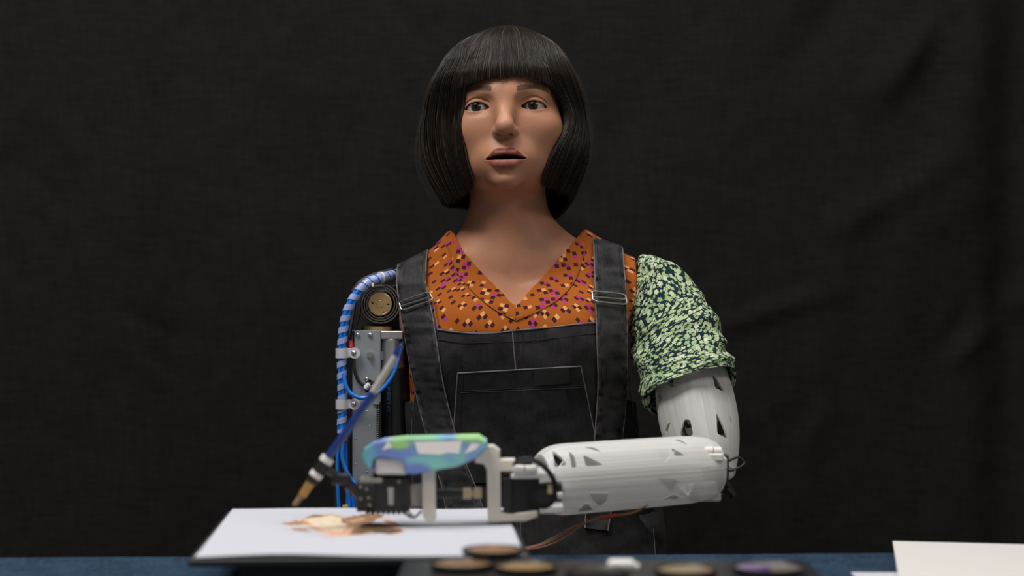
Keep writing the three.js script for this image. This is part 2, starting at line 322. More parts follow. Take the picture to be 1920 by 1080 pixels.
const skinTex = canvasTex(2048, 2048, (c, W) => {
  const k = W / SKIN_SPAN, X = x => (x + 230) * k, Y = y => (130 - y) * k;
  c.fillStyle = '#ab7a60'; c.fillRect(0, 0, W, W);
  const im = c.getImageData(0, 0, W, W), a = im.data;
  for (let y = 0; y < W; y++) for (let x = 0; x < W; x++) { const i = 4 * (y * W + x), n = fbm(x / 60, y / 60, 3, 3) - 0.45, f = noise(x / 3, y / 3, 7) - 0.5; a[i] += 14 * n + 7 * f; a[i + 1] += 4 * n + 8 * f; a[i + 2] += 6 * f - 2 * n; }
  c.putImageData(im, 0, 0);
  for (let i = 0; i < 500; i++) { c.fillStyle = `rgba(120,75,55,${rr(0.04, 0.16)})`; c.beginPath(); c.arc(X(rr(-75, 75)), Y(rr(-60, 10)), rr(0.3, 0.8) * k, 0, 7); c.fill(); }
  // lips
  const lip = (pts, col) => { c.fillStyle = col; c.filter = 'blur(2px)'; c.beginPath(); pts.forEach((p, i) => i ? c.lineTo(X(p[0]), Y(p[1])) : c.moveTo(X(p[0]), Y(p[1]))); c.closePath(); c.fill(); c.filter = 'none'; };
  const top = curve1([[0, -59.4], [3.5, -58.6], [7, -57.8], [11.5, -58.8], [17.5, -62.8], [23, -68], [26.5, -71.6]]), bot = curve1([[0, -85.2], [7, -84.8], [13, -82.4], [19.5, -77.8], [24.5, -73.2], [26.5, -71.6]]);
  const up = [], low = []; for (let x = -26.5; x <= 26.5; x += 0.5) { up.push([x, top(Math.abs(x))]); low.push([x, bot(Math.abs(x))]); }
  lip([...up, ...up.map(p => [p[0], -70.6 - 0.0012 * p[0] * p[0]]).reverse()], '#713f35');
  lip([...low, ...low.map(p => [p[0], -70.6 - 0.0012 * p[0] * p[0]]).reverse()], '#93594d');
  for (let i = 0; i < 260; i++) { const x = rr(-22, 22), u = rnd() < 0.5, y0 = u ? top(Math.abs(x)) - 1 : bot(Math.abs(x)) + 1; c.strokeStyle = `rgba(${u ? '110,55,48' : '125,70,62'},0.18)`; c.lineWidth = 0.25 * k; c.beginPath(); c.moveTo(X(x), Y(y0)); c.lineTo(X(x * 0.96), Y(lerp(y0, -71, 0.7))); c.stroke(); }
  // mouth lining, between the lips
  c.fillStyle = '#83483f'; c.beginPath(); for (let x = -25; x <= 25; x += 1) { const g = 2.4 * Math.pow(1 - (x / 26.5) ** 2, 0.9); c.lineTo(X(x), Y(-70.6 - 0.0012 * x * x + g)); } for (let x = 25; x >= -25; x -= 1) { const g = 2.2 * Math.pow(1 - (x / 26.5) ** 2, 0.9); c.lineTo(X(x), Y(-70.6 - 0.0012 * x * x - g)); } c.fill();
  // brow make-up under the brow hairs and liner on the lid edges
  for (const s of [-1, 1]) {
    c.fillStyle = 'rgba(98,75,60,0.75)'; c.filter = 'blur(5px)'; c.beginPath();
    const u = [[16, 21.8], [28, 25], [40, 25.6], [52, 21], [60, 15]], l = [[60, 14], [52, 18.5], [40, 21], [28, 18.6], [17, 15.6]];
    [...u, ...l].forEach((p, i) => i ? c.lineTo(X(s * p[0]), Y(p[1])) : c.moveTo(X(s * p[0]), Y(p[1]))); c.fill(); c.filter = 'none';
    c.strokeStyle = 'rgba(70,40,32,0.75)'; c.lineWidth = 0.9 * k; c.beginPath(); for (let t = -1; t <= 1.001; t += 0.05) c.lineTo(X(s * (EYE.x + 16.4 * t)), Y(lidUp(t) + 0.3)); c.stroke();
    c.strokeStyle = 'rgba(184,134,118,0.8)'; c.lineWidth = 0.8 * k; c.beginPath(); for (let t = -1; t <= 1.001; t += 0.05) c.lineTo(X(s * (EYE.x + 16.4 * t)), Y(lidLow(t) - 0.3)); c.stroke();
  }
}, false);
const skinBump = dataTex(512, 512, (x, y) => 0.5 + 0.35 * (noise(x / 2.2, y / 2.2, 3) - 0.5) + 0.5 * (noise(x / 5, y / 5, 6) - 0.5));
skinBump.repeat.set(6, 6);
const skinMat = std(0xffffff, 0.47, 0, { map: skinTex, bumpMap: skinBump, bumpScale: 0.00010, specularIntensity: 0.6 });
const head = part('head', surface(skinField, [-150, -66, -112], [160, 362, 125], 1.05, (X, Y, Z) => {
  const e = HINV, x = e[0] * X + e[4] * Y + e[8] * Z + e[12], y = e[1] * X + e[5] * Y + e[9] * Z + e[13];
  return [(x + 230) / SKIN_SPAN, 1 - (130 - y) / SKIN_SPAN];
}), skinMat, ROBOT, 'pale silicone face and neck with parted lips');
// eyes
{
  const gaze = V(-0.075, -0.055, 1).normalize();
  for (const s of [-1, 1]) {
    const g = new THREE.SphereGeometry(EYE.r, 96, 96), p = g.attributes.position, col = new Float32Array(p.count * 3);
    for (let i = 0; i < p.count; i++) {
      const v = V(p.getX(i), p.getY(i), p.getZ(i)), a = v.clone().normalize().angleTo(gaze) * EYE.r, n = noise(v.x * 2, v.y * 2, v.z * 2);
      let c = [0.40, 0.37, 0.345];
      const ring = sstep(7.2, 6.5, a); c = c.map((q, k) => lerp(q, [0.014, 0.010, 0.007][k] * (0.7 + 0.8 * n), ring));
      c = c.map((q, k) => lerp(q, [0.030, 0.019, 0.011][k] * (0.6 + 0.8 * n), sstep(6.2, 5.2, a) * 0.9)); c = c.map(q => lerp(q, 0.004, sstep(3.1, 2.7, a)));
      col.set(c, 3 * i);
      if (a < 7) { const b = 0.9 * (1 - (a / 7) ** 2); v.addScaledVector(v.clone().normalize(), b * 0.6); p.setXYZ(i, v.x, v.y, v.z); }
    }
    g.setAttribute('color', new THREE.BufferAttribute(col, 3)); g.computeVertexNormals(); g.translate(s * EYE.x, EYE.y, EYE.z).applyMatrix4(HEAD);
    part('eyeball', g, std(0xffffff, 0.16, 0, { vertexColors: true, specularIntensity: 0.55 }), head, 'glassy dark brown eye');
  }
  const hairPiece = (pts, r0, r1) => { const g = new THREE.TubeGeometry(new THREE.CatmullRomCurve3(pts), 6, 1, 4); const p = g.attributes.position, w = 5, C = new THREE.CatmullRomCurve3(pts); for (let j = 0; j <= 6; j++) { const c = C.getPointAt(j / 6), r = lerp(r0, r1, j / 6); for (let i = 0; i < w; i++) { const q = j * w + i; p.setXYZ(q, c.x + (p.getX(q) - c.x) * r, c.y + (p.getY(q) - c.y) * r, c.z + (p.getZ(q) - c.z) * r); } } return g; };
  for (const s of [-1, 1]) {
    const lashes = [];
    for (let i = 0; i < 46; i++) { const t = lerp(-0.93, 0.98, i / 45) + rr(-0.01, 0.01), x = 16.4 * t, y = lidUp(t), z = Math.sqrt(Math.max(1, (EYE.r + 1.6) ** 2 - x * x - y * y)); const L = rr(3.2, 5.2) * (0.6 + 0.4 * (t + 1) / 2), o = 0.25 * t;
      lashes.push(hairPiece([[0, 0, 0], [0.35, -0.05, 0.5], [0.75 + o, 0.35, 1]].map(q => V(s * (EYE.x + x + q[0] * L * 0.35), EYE.y + y + q[1] * L * 0.9, EYE.z + z + q[2] * L * 0.8)), 0.30, 0.10)); }
    part('eyelash', lashes.map(g => g.applyMatrix4(HEAD)), std(0x120c09, 0.6), head, 'short dark lashes');
    const brow = [];
    const mid = curve1([[16, 18.7], [28, 21.8], [40, 23.2], [52, 19.8], [60, 14.6]]), half = curve1([[16, 3.2], [28, 3.2], [40, 2.2], [52, 1.4], [60, 0.5]]);
    for (let i = 0; i < 320; i++) { const x = 16 + 44 * Math.pow(rnd(), 1.15), y = mid(x) + half(x) * rr(-1, 1); const zOf = (x, y) => { let z = 110; for (let q = 0; q < 40; q++) { const d = headField(x, y, z); if (d < 0.05) break; z -= d * 0.8; } return z; };
      const L = rr(3, 5.5), a = lerp(1.0, -0.35, sstep(16, 46, x)) + rr(-0.2, 0.2), x1 = x + Math.cos(a) * L, y1 = y + Math.sin(a) * L * 0.7; brow.push(hairPiece([V(s * x, y, zOf(x, y) - 0.1), V(s * (x + x1) / 2, (y + y1) / 2, zOf((x + x1) / 2, (y + y1) / 2) + 0.35), V(s * x1, y1, zOf(x1, y1) + 0.2)], 0.13, 0.05)); }
    part('eyebrow', brow.map(g => g.applyMatrix4(HEAD)), std(0x6b5444, 0.8), head, 'taupe eyebrow');
  }
}
// hair: a bob with a straight fringe
{
  const DEG = Math.PI / 180;
  const A = lut([[-150, 70], [-109, 89], [-86, 101], [-61, 111], [-26, 114], [-2, 111], [36, 103], [69, 88], [81, 81], [93, 72], [105, 59], [116, 39], [122, 21], [125, 0]]);
  const BF = lut([[-150, 56], [-100, 74], [-60, 82], [-10, 85], [20, 97], [36, 103], [50, 98], [69, 87], [93, 69], [105, 56], [117, 34], [122, 20], [125, 0]]);
  const BB = lut([[-150, 80], [-120, 96], [-60, 108], [0, 112], [36, 108], [69, 96], [93, 78], [105, 62], [117, 38], [122, 22], [125, 0]]);
  const fringeL = -37, fringeR = 40;
  const endY = p => {                                          // where the strands of azimuth p (degrees, 0 in front) end
    const q = p > 180 ? p - 360 : p;
    if (q > fringeL && q < fringeR) return curve1([[-37, 20], [-30, 26], [-15, 33], [0, 35], [15, 35.5], [30, 30], [40, 23]])(q);
    if (q >= fringeR) return curve1([[40, -101], [60, -106], [90, -112], [130, -130], [180, -132]])(q);
    return curve1([[-180, -112], [-140, -110], [-100, -114], [-60, -116], [-37, -101]])(q);
  };
  const edgeL = lut([[-125, 36], [-100, 43], [-60, 54], [-10, 58], [20, 54], [45, 50], [80, 34], [125, 0]]), edgeR = lut([[-125, 38], [-100, 45], [-60, 62], [-35, 76], [-12, 82], [10, 76], [28, 64], [45, 56], [80, 38], [125, 0]]);
  const place = (phi, y, s, push = 0, gap = 1.8) => {
    let q = phi > 180 ? phi - 360 : phi; const aa = A(y) * (q < 0 ? 1.05 : 0.95), long = q <= fringeL || q >= fringeR;
    if (long && Math.abs(q) < 90) {                            // strands beside the face follow its outline and turn in at the tips
      const e = q < 0 ? -fringeL : fringeR, w = (Math.abs(q) - e) / (90 - e), a0 = Math.asin(clamp((q < 0 ? edgeL(y) : edgeR(y)) / (aa + 0.01), 0, 1)) / DEG;
      q = Math.sign(q) * lerp(lerp(a0, Math.abs(q), sstep(60, 110, y)), 90, w);
    }
    const f = Math.cos(q * DEG), b = lerp(BB(y), BF(y), sstep(-0.15, 0.35, f)), bb = long ? b : lerp(b, Math.max(b, 103), sstep(60, 36, y));
    const p = V((aa * s + push) * Math.sin(q * DEG), y, (bb * s + push) * f - 6);
    if (y < 70 && f > -0.2) for (let i = 0; i < 3; i++) { const d = headField(p.x, p.y, p.z); if (d > gap - 0.2) break; p.x += Math.sin(q * DEG) * (gap - d) * 0.9; p.z += Math.max(0.25, f) * (gap - d) * 1.2; }   // hair lies on the skin
    return p;
  };
  const strands = [], cols = [], uvs = [], nors = [], index = [];
  const crown = V(2, 123, -14);
  function strand(phi, s, r, tint, dy, wob, stray = 0) {
    const yE = endY(phi) + dy, n = 22, pts = [];
    for (let i = 0; i <= n; i++) {
      const t = i / n, y = lerp(125, yE, Math.pow(t, yE > 0 ? 1.55 : 1.75) * 0.98 + 0.02 * t);
      const e = 4 * t * t, ph0 = phi + wob * Math.sin(t * 5 + wob * 9) + stray * t * t * 6, ph = phi >= fringeR ? clamp(ph0, fringeR, 360 + fringeL) : clamp(ph0, fringeL + 0.1, fringeR - 0.1);
      const p = place(ph, y, s * (1 + 0.012 * Math.sin(t * 7 + wob * 30)), stray * e);
      pts.push(p.lerp(V(crown.x, Math.max(p.y, 115), crown.z), Math.pow(1 - t, 10) * 0.85));
    }
    const base = strands.length / 3, N = 3;
    for (let i = 0; i <= n; i++) {
      const p = pts[i], tan = (i < n ? pts[i + 1].clone().sub(p) : p.clone().sub(pts[i - 1])).normalize(), o = V(p.x, 0, p.z + 6).normalize(), sd = V().crossVectors(tan, o).normalize(), up = V().crossVectors(sd, tan);
      const rad = r * (i > n - 3 ? lerp(1, 0.45, (i - n + 3) / 3) : 1);
      for (let k = 0; k < N; k++) { const a = k / N * 2 * Math.PI + 0.5, nx = Math.cos(a), ny = Math.sin(a); const v = V(sd.x * nx + up.x * ny, sd.y * nx + up.y * ny, sd.z * nx + up.z * ny); strands.push(p.x + v.x * rad, p.y + v.y * rad, p.z + v.z * rad); nors.push(v.x, v.y, v.z); cols.push(...tint); uvs.push(k / N, i / n); }
      if (i) for (let k = 0; k < N; k++) { const a = base + (i - 1) * N + k, b = base + (i - 1) * N + (k + 1) % N; index.push(a, a + N, b, b, a + N, b + N); }
    }
  }
  const tintOf = () => { const u = rnd(); const k = 0.6 + 0.9 * u; return u > 0.93 ? [0.055 * k, 0.039 * k, 0.028 * k] : [0.014 * k, 0.0095 * k, 0.0066 * k]; };
  // strands in locks: strands of one lock share a drift
  for (let L = 0; L < 620; L++) {
    const front = L < 190, phi0 = front ? lerp(fringeL + 1, fringeR - 1, (L + rnd()) / 190) : lerp(fringeR, 360 + fringeL, (L - 190 + rnd()) / 430);
    const lockWob = rr(-1.2, 1.2), lockDy = rr(-1.5, 1.5) * (front ? 0.8 : 1.6), lockS = rr(0.965, 1.0), n = front ? 13 : 14;
    const gap = front && phi0 > 4 && phi0 < 26 ? 0.45 : 1;      // the fringe is thin above one brow
    for (let i = 0; i < n; i++) {
      if (gap < 1 && rnd() > gap) continue;
      let p = phi0 + rr(-1.4, 1.4); if (front) p = clamp(p, fringeL + 0.3, fringeR - 0.3); else p = clamp(p, fringeR, 360 + fringeL);
      strand(p, lockS * rr(0.955, 1.004), rr(0.28, 0.5), tintOf(), lockDy + rr(-2.2, 2.2) * (gap < 1 ? 1.8 : 1), lockWob * 0.6 + rr(-0.5, 0.5), rnd() < 0.02 && Math.cos(p * DEG) < 0.3 ? rr(0.3, 1.3) : 0);
    }
  }
  for (let i = 0; i < 46; i++) strand(rnd() < 0.5 ? rr(60, 120) : rr(245, 300), 1.0, 0.13, [0.06, 0.045, 0.035], rr(-6, 14), rr(-3, 3), rr(1.0, 3.4));
  const g = new THREE.BufferGeometry(); g.setAttribute('position', new THREE.Float32BufferAttribute(strands, 3)); g.setAttribute('normal', new THREE.Float32BufferAttribute(nors, 3)); g.setAttribute('uv', new THREE.Float32BufferAttribute(uvs, 2)); g.setAttribute('color', new THREE.Float32BufferAttribute(cols, 3)); g.setIndex(index);
  // under layers that close the mass
  const layer = (s, p0, p1, short) => { const h = gridGeo(90, 40, (u, v) => { const phi = lerp(p0, p1, u), yE = endY(phi) + short, y = lerp(119, yE, Math.pow(v, 1.6)); const p = place(phi, y, s, 0, 0.3); return [p.x, p.y, p.z]; }); const c = new Float32Array(h.attributes.position.count * 3); for (let i = 0; i < c.length; i += 3) c.set([0.010, 0.0075, 0.0055], i); h.setAttribute('color', new THREE.BufferAttribute(c, 3)); return h; };
  const under = [layer(0.95, fringeR, 360 + fringeL, 9), layer(0.88, fringeR + 4, 356 + fringeL, 7), layer(0.80, fringeR + 18, 342 + fringeL, 5), layer(0.955, fringeL + 0.5, 4, 6), layer(0.955, 24, fringeR - 0.5, 6), layer(0.955, 4, 24, 22)];
  const cover = joined([g, ...under]); cover.applyMatrix4(HEAD);
  part('hair', cover, std(0xffffff, 0.38, 0, { vertexColors: true, specularIntensity: 0.62 }), ROBOT, 'dark brown bobbed wig with a straight fringe');
}
// ---------------------------------------------------------------- clothes
// first hit of the torso's surface, let out by off, on a line of sight or from outside towards a pivot
const torsoField = torso;
function hit(px, py, off, torso = torsoField) { let z = 260; for (let i = 0; i < 80; i++) { const p = MM(px, py, z), d = torso(p.x, p.y, p.z) - off; if (d < 0.03) break; z -= d * 0.7; if (z < -40) break; } return MM(px, py, z); }
function fan(p0, dir, off, torso = torsoField) { let t = 260; for (let i = 0; i < 80; i++) { const d = torso(p0.x + dir.x * t, p0.y + dir.y * t, p0.z + dir.z * t) - off; if (d < 0.03) break; t -= d * 0.7; if (t < 1) break; } return p0.clone().addScaledVector(dir, t); }
function grad(p) { const e = 1; return V(torso(p.x + e, p.y, p.z) - torso(p.x - e, p.y, p.z), torso(p.x, p.y + e, p.z) - torso(p.x, p.y - e, p.z), torso(p.x, p.y, p.z + e) - torso(p.x, p.y, p.z - e)).normalize(); }

// cloth prints
const orangeTex = canvasTex(1536, 1536, (c, W) => {             // 0.24 m a side
  const k = W / 240; c.fillStyle = '#9a531b'; c.fillRect(0, 0, W, W);
  const cols = ['#371620', '#371620', '#3c1825', '#cd9058', '#d29a62', '#a23074'];
  const dia = (x, y, s, col) => { for (const ox of [-240, 0, 240]) for (const oy of [-240, 0, 240]) { const X = (x + ox) * k, Y = (y + oy) * k; if (X < -99 || X > W + 99 || Y < -99 || Y > W + 99) continue; c.fillStyle = col; c.beginPath(); c.moveTo(X, Y - s * k); c.lineTo(X + s * k * 0.92, Y); c.lineTo(X, Y + s * k); c.lineTo(X - s * k * 0.92, Y); c.fill(); } };
  const spots = []; let tries = 0;
  while (spots.length < 270 && tries++ < 30000) { const x = rr(0, 240), y = rr(0, 240); if (spots.every(p => { const dx = Math.min(Math.abs(p[0] - x), 240 - Math.abs(p[0] - x)), dy = Math.min(Math.abs(p[1] - y), 240 - Math.abs(p[1] - y)); return dx * dx + dy * dy > 14 * 14; })) spots.push([x, y]); }
  for (const [x, y] of spots) {
    const u = rnd(), s = rr(3.7, 4.4), dark = cols[Math.floor(rnd() * 3)], light = rnd() < 0.5 ? cols[5] : cols[3 + Math.floor(rnd() * 2)];
    if (u < 0.16) { dia(x, y, s * 1.05, dark); continue; }
    if (u < 0.36) { const d = rnd() < 0.5 ? 1 : -1; dia(x - s * 0.5, y - d * s * 0.5, s, dark); dia(x + s * 0.5, y + d * s * 0.5, s, light); continue; }
    dia(x - s, y, s, dark); dia(x + s, y, s, dark); dia(x, y - s, s, light); if (u > 0.62) dia(x, y + s, s, light);
  }
  c.globalAlpha = 0.10; c.strokeStyle = '#7a3a08'; c.lineWidth = 1.2; for (let i = -W; i < W * 2; i += 5) { c.beginPath(); c.moveTo(i, 0); c.lineTo(i + W, W); c.stroke(); } c.globalAlpha = 1;
});
const floralTex = canvasTex(1536, 1536, (c, W) => {             // 0.20 m a side
  const k = W / 200; c.fillStyle = '#11232a'; c.fillRect(0, 0, W, W);
  const wrap = f => { for (const ox of [-W, 0, W]) for (const oy of [-W, 0, W]) { c.save(); c.translate(ox, oy); f(); c.restore(); } };
  const greens = ['#93a97c', '#9fb38a', '#86a070', '#aaba94'], pale = ['#c2c7b0', '#cacabb', '#b8bca6'];
  const stem = () => { const x = rr(0, W), y = rr(0, W), a = rr(0, 6.28), L = rr(4, 9) * k; wrap(() => { c.strokeStyle = rnd() < 0.5 ? '#a9c292' : '#ccd4ba'; c.lineWidth = 0.5 * k; c.beginPath(); c.moveTo(x, y); c.quadraticCurveTo(x + Math.cos(a + 0.8) * L * 0.6, y + Math.sin(a + 0.8) * L * 0.6, x + Math.cos(a) * L, y + Math.sin(a) * L); c.stroke(); }); };
  for (let i = 0; i < 260; i++) stem();
  const flower = (x, y, R, col, eye) => { const n = 4 + Math.floor(rnd() * 2), a0 = rr(0, 6), w = rr(0.42, 0.58); wrap(() => { if (x < -60 || x > W + 60) return; c.fillStyle = col; for (let i = 0; i < n; i++) { const a = a0 + i / n * 6.283; c.beginPath(); c.ellipse(x + Math.cos(a) * R * 0.55, y + Math.sin(a) * R * 0.55, R * 0.55, R * w, a, 0, 7); c.fill(); } if (eye) { c.fillStyle = '#20363a'; c.beginPath(); c.arc(x, y, R * 0.16, 0, 7); c.fill(); } }); };
  for (let i = 0; i < 784; i++) flower(((i % 28) + rr(0, 1)) / 28 * W, (Math.floor(i / 28) + rr(0, 1)) / 28 * W, rr(1.9, 3.9) * k, greens[Math.floor(rnd() * 4)], rnd() < 0.5);
  for (let i = 0; i < 500; i++) { const x = rr(0, W), y = rr(0, W), a = rr(0, 6.28), col = rnd() < 0.6 ? greens[Math.floor(rnd() * 4)] : '#11232a'; wrap(() => { c.fillStyle = col; c.beginPath(); c.ellipse(x, y, rr(1.0, 1.4) * k, 0.7 * k, a, 0, 7); c.fill(); }); }
  for (let i = 0; i < 110; i++) flower(rr(0, W), rr(0, W), rr(2.0, 3.6) * k, pale[Math.floor(rnd() * 3)], rnd() < 0.7);
});
const denimTex = dataTex(1024, 1024, (x, y) => {               // 0.20 m a side
  const tw = Math.sin((x + y) * 0.785 * 2) * 0.10, n = noise(x / 1.6, y / 7, 1) - 0.5, m = fbm(x / 70, y / 70, 5, 3) - 0.45, f = noise(x / 1.2, y / 1.2, 8) - 0.5;
  const st = noise(x / 5, y / 60, 12) - 0.5, v = 0.56 + tw + 0.22 * n + 0.8 * m + 0.55 * f + 0.14 * st; return [v * 0.99, v * 0.985, v];
});
const denimColor = new THREE.Color(0.043, 0.043, 0.0445);
const denim = std(denimColor, 0.9, 0, { map: denimTex, bumpMap: denimTex, bumpScale: 0.0004, specularIntensity: 0.3 });
const strapTex = dataTex(256, 2048, (x, y) => {                 // one strap's width by 0.5 m: rubbed patches between the stitching and the edges
  const u = x / 255, e = Math.min(u, 1 - u), side = Math.exp(-(((e - 0.09) / 0.10) ** 2)), puck = noise(e * 6, y / 26, u < 0.5 ? 3 : 9), f = noise(x / 2, y / 2, 8) - 0.5, m = fbm(x / 60, y / 90, 5, 3) - 0.45, n = noise(x / 3, y / 12, 1) - 0.5;
  const cross = noise(u * 1.5, y / 30, 21);
  let v = 0.44 + 0.3 * f + 0.45 * m + 0.25 * n + 1.15 * side * (puck - 0.42) + 0.45 * (cross - 0.5) * (1 - Math.exp(-((e / 0.3) ** 2)) * 0.3); return [v * 0.99, v * 0.985, v];
});
const strapDenim = std(new THREE.Color(0.064, 0.064, 0.067), 0.9, 0, { map: strapTex, specularIntensity: 0.3 });
const pocketDenim = std(new THREE.Color(0.033, 0.033, 0.0345), 0.9, 0, { map: denimTex, bumpMap: denimTex, bumpScale: 0.0004, specularIntensity: 0.3 });   // less faded than the bib
const wornEdge = std(new THREE.Color(0.26, 0.26, 0.27), 0.95, 0, { map: denimTex, specularIntensity: 0.2 });   // the seam edges are rubbed white
const darkThread = std(new THREE.Color(0.006, 0.006, 0.006), 0.9);
const steel = std(new THREE.Color(0.62, 0.60, 0.58), 0.28, 1);

// blouse
const NECK = lut([[-98, 92], [-79, 74], [-66, 50], [-40, 20], [-14, -6], [5, -23], [20, -8], [48, 22], [76, 54], [99, 80], [112, 96]]);
const blouseMat = std(0xffffff, 0.85, 0, { map: orangeTex, specularIntensity: 0.3 });
const wr = (x, y) => 1.7 * Math.sin(0.085 * (x * 0.75 + y) + 2.2 * noise(x / 45, y / 45, 1)) * sstep(20, -60, y) * (0.35 + 0.65 * sstep(0.3, 0.7, noise(x / 60, y / 60, 7)));
{
  const f = (x, y, z) => {
    let d = bodyField(x, y, z) - 4.5 - (z > 0 ? wr(x, y) : 0);
    const w = 10 + 22 * sstep(60, 84, y);                       // the neckline stands away from the neck at the sides
    d = smin(d, Math.max(cap(x, y, z, -96, 40, -10, 16, -80, 64, -16, 11), 0 - 99), 18);
    d = smin(d, cap(x, y, z, 118, 48, -10, 14, 99, 68, -14, 10), 18);
    const cut = Math.min((y - NECK(x)) * 0.72, 1e3);
    d = smax(d, cut, 2.2);
    d = smax(d, -lerp(136, 152, sstep(-60, 0, y)) - x, 3); d = smax(d, x - lerp(150, 166, sstep(-60, -10, y)), 3); d = smax(d, -330 - y, 3);
    return d;
  };
  const g = surface(f, [-172, -336, -112], [182, 100, 118], 2.3, (x, y, z) => { const a = Math.atan2(x - 5, z + 60) * 185; return [a / 240, (y + 0.12 * Math.abs(x) + 0.6 * clamp(90 - z, 0, 110) * sstep(-60, 0, y)) / 240]; }, 1.8);
  const blouse = part('blouse', g, blouseMat, ROBOT, 'orange blouse printed with dark and pink diamonds');
  // facing band along the neckline and its seams
  for (const s of [0, 1]) {
    const low = new THREE.CatmullRomCurve3((s ? [[967.5, 601], [1010, 583], [1050, 558], [1078, 525], [1093, 482], [1103, 450]] : [[966.5, 601], [930, 582], [890, 550], [858, 512], [843, 474], [834, 450]]).map(p => V(p[0], p[1], 0)));
    const up = t => { const x = lerp(5, s ? 99 : -80, t), y = NECK(x); return fan(V(x, y + 1, -40), V(0, 0, 1), 6.2, bodyField); };
    const band = slab(10, 60, (u, v) => { const a = up(v), q = low.getPointAt(v), b = hit(q.x, q.y, 6.2, bodyField), m = a.clone().lerp(b, u), p = fan(V(m.x, m.y, -40), V(0, 0, 1), 6.2 - 0.8 * Math.max(0, u - 0.9) * 10, bodyField); return { p, n: grad(p), uv: [(p.x * 0.8 + p.y * 0.6 * (s ? -1 : 1) + 60 * s) / 240, (p.y * 0.8 - p.x * 0.6 * (s ? -1 : 1) + 33 + 0.5 * clamp(90 - p.z, 0, 110)) / 240] }; }, 3.2);
    part('collar', band, blouseMat, blouse);
    const seam = []; for (let i = 0; i <= 40; i++) { const q = low.getPointAt(i / 40), p = hit(q.x, q.y, 5.9, bodyField); seam.push(p); }
    part('seam', tube(seam, 0.45, 90, 6), std(0x9a4e16, 0.9), blouse);
  }
}
// dungarees: bib, waist, legs; then straps, pocket, buckles
const bibTop = lut([[-150, -53], [-96, -52.5], [-60, -56], [-20, -57], [10, -54], [60, -50], [108, -45], [150, -44]]);
const dung = (() => {
  const f = (x, y, z) => {
    const wrk = 0.9 * Math.sin(0.05 * (x + 1.6 * y) + 3 * noise(x / 70, y / 70, 3));
    let d = torso(x, y, z) - 9 - (z > 0 ? wrk : 0);
    d = Math.max(d, -405 - y);
    d = smax(d, (y - bibTop(x)), 2.5);
    const side = y > -150 ? lerp(-128, -104, sstep(-150, -52, y)) : -400, sideR = y > -150 ? lerp(150, 118, sstep(-150, -52, y)) : 400;
    d = smax(d, side - x, 3); d = smax(d, x - sideR, 3);
    if (y > -230) d = smax(d, lerp(-200, 8, sstep(-230, -205, y)) - z, 4);   // only the front is covered above the waist
    return d;
  };
  const g = surface(f, [-175, -404, -140], [235, -30, 135], 2.4, (x, y, z) => [Math.atan2(x - 10, z + 40) * 150 / 200, y / 200], 1.8);
  const leg = s => { const cx = 34 + s * 84; return lathe([[0, -1300], [62, -1300], [66, -1296], [68, -900], [84, -520], [90, -420], [84, -380], [0, -380]].map(p => [p[0], p[1]]), 40).translate(cx, 75, -8); };
  return part('dungarees', [g, leg(-1).translate(0, 8, 0), leg(1).translate(0, 8, 0)], denim, ROBOT, 'faded black denim dungarees with bib pocket');
})();
for (const s of [-1, 1]) {                                     // boots under the trouser hems
  const cx = 34 + s * 84; part('boot', [box(86, 70, 240, cx, -1263, 40, 26), box(92, 16, 256, cx, -1292, 40, 6)], std(0x1a1817, 0.6), ROBOT, 'black boot');
}
// straps: left and right edges as [x, y] down the front, over the shoulder at the top
function strap(edgeL, edgeR, nFront, off, thick) {
  const L = new THREE.CatmullRomCurve3(edgeL.map(p => V(p[0], p[1], 0))), R = new THREE.CatmullRomCurve3(edgeR.map(p => V(p[0], p[1], 0)));
  const over = 14, n = nFront + over, l0 = L.getPointAt(0), r0 = R.getPointAt(0);
  const at = (u, row) => {
    const side = Math.max(0, Math.abs(u - 0.5) * 2 - 0.55) / 0.45, lift = off + 0.9 * side * (noise(row * 0.85, u < 0.5 ? 2 : 7, edgeL[0][0]) - 0.5) * 2 + 0.5 * (noise(row * 0.4, u * 3, 5) - 0.5);
    if (row >= over) { const t = (row - over) / nFront, a = L.getPointAt(t), b = R.getPointAt(t); const p = hit(lerp(a.x, b.x, u), lerp(a.y, b.y, u), lift); return p; }
    const p0 = hit(lerp(l0.x, r0.x, u), lerp(l0.y, r0.y, u), lift), th = (1 - row / over) * 2.5, piv = V(p0.x, p0.y, -18);
    return fan(piv, V(0, Math.sin(th), Math.cos(th)), lift);
  };
  return { at, n, over };
}
const STR = {};
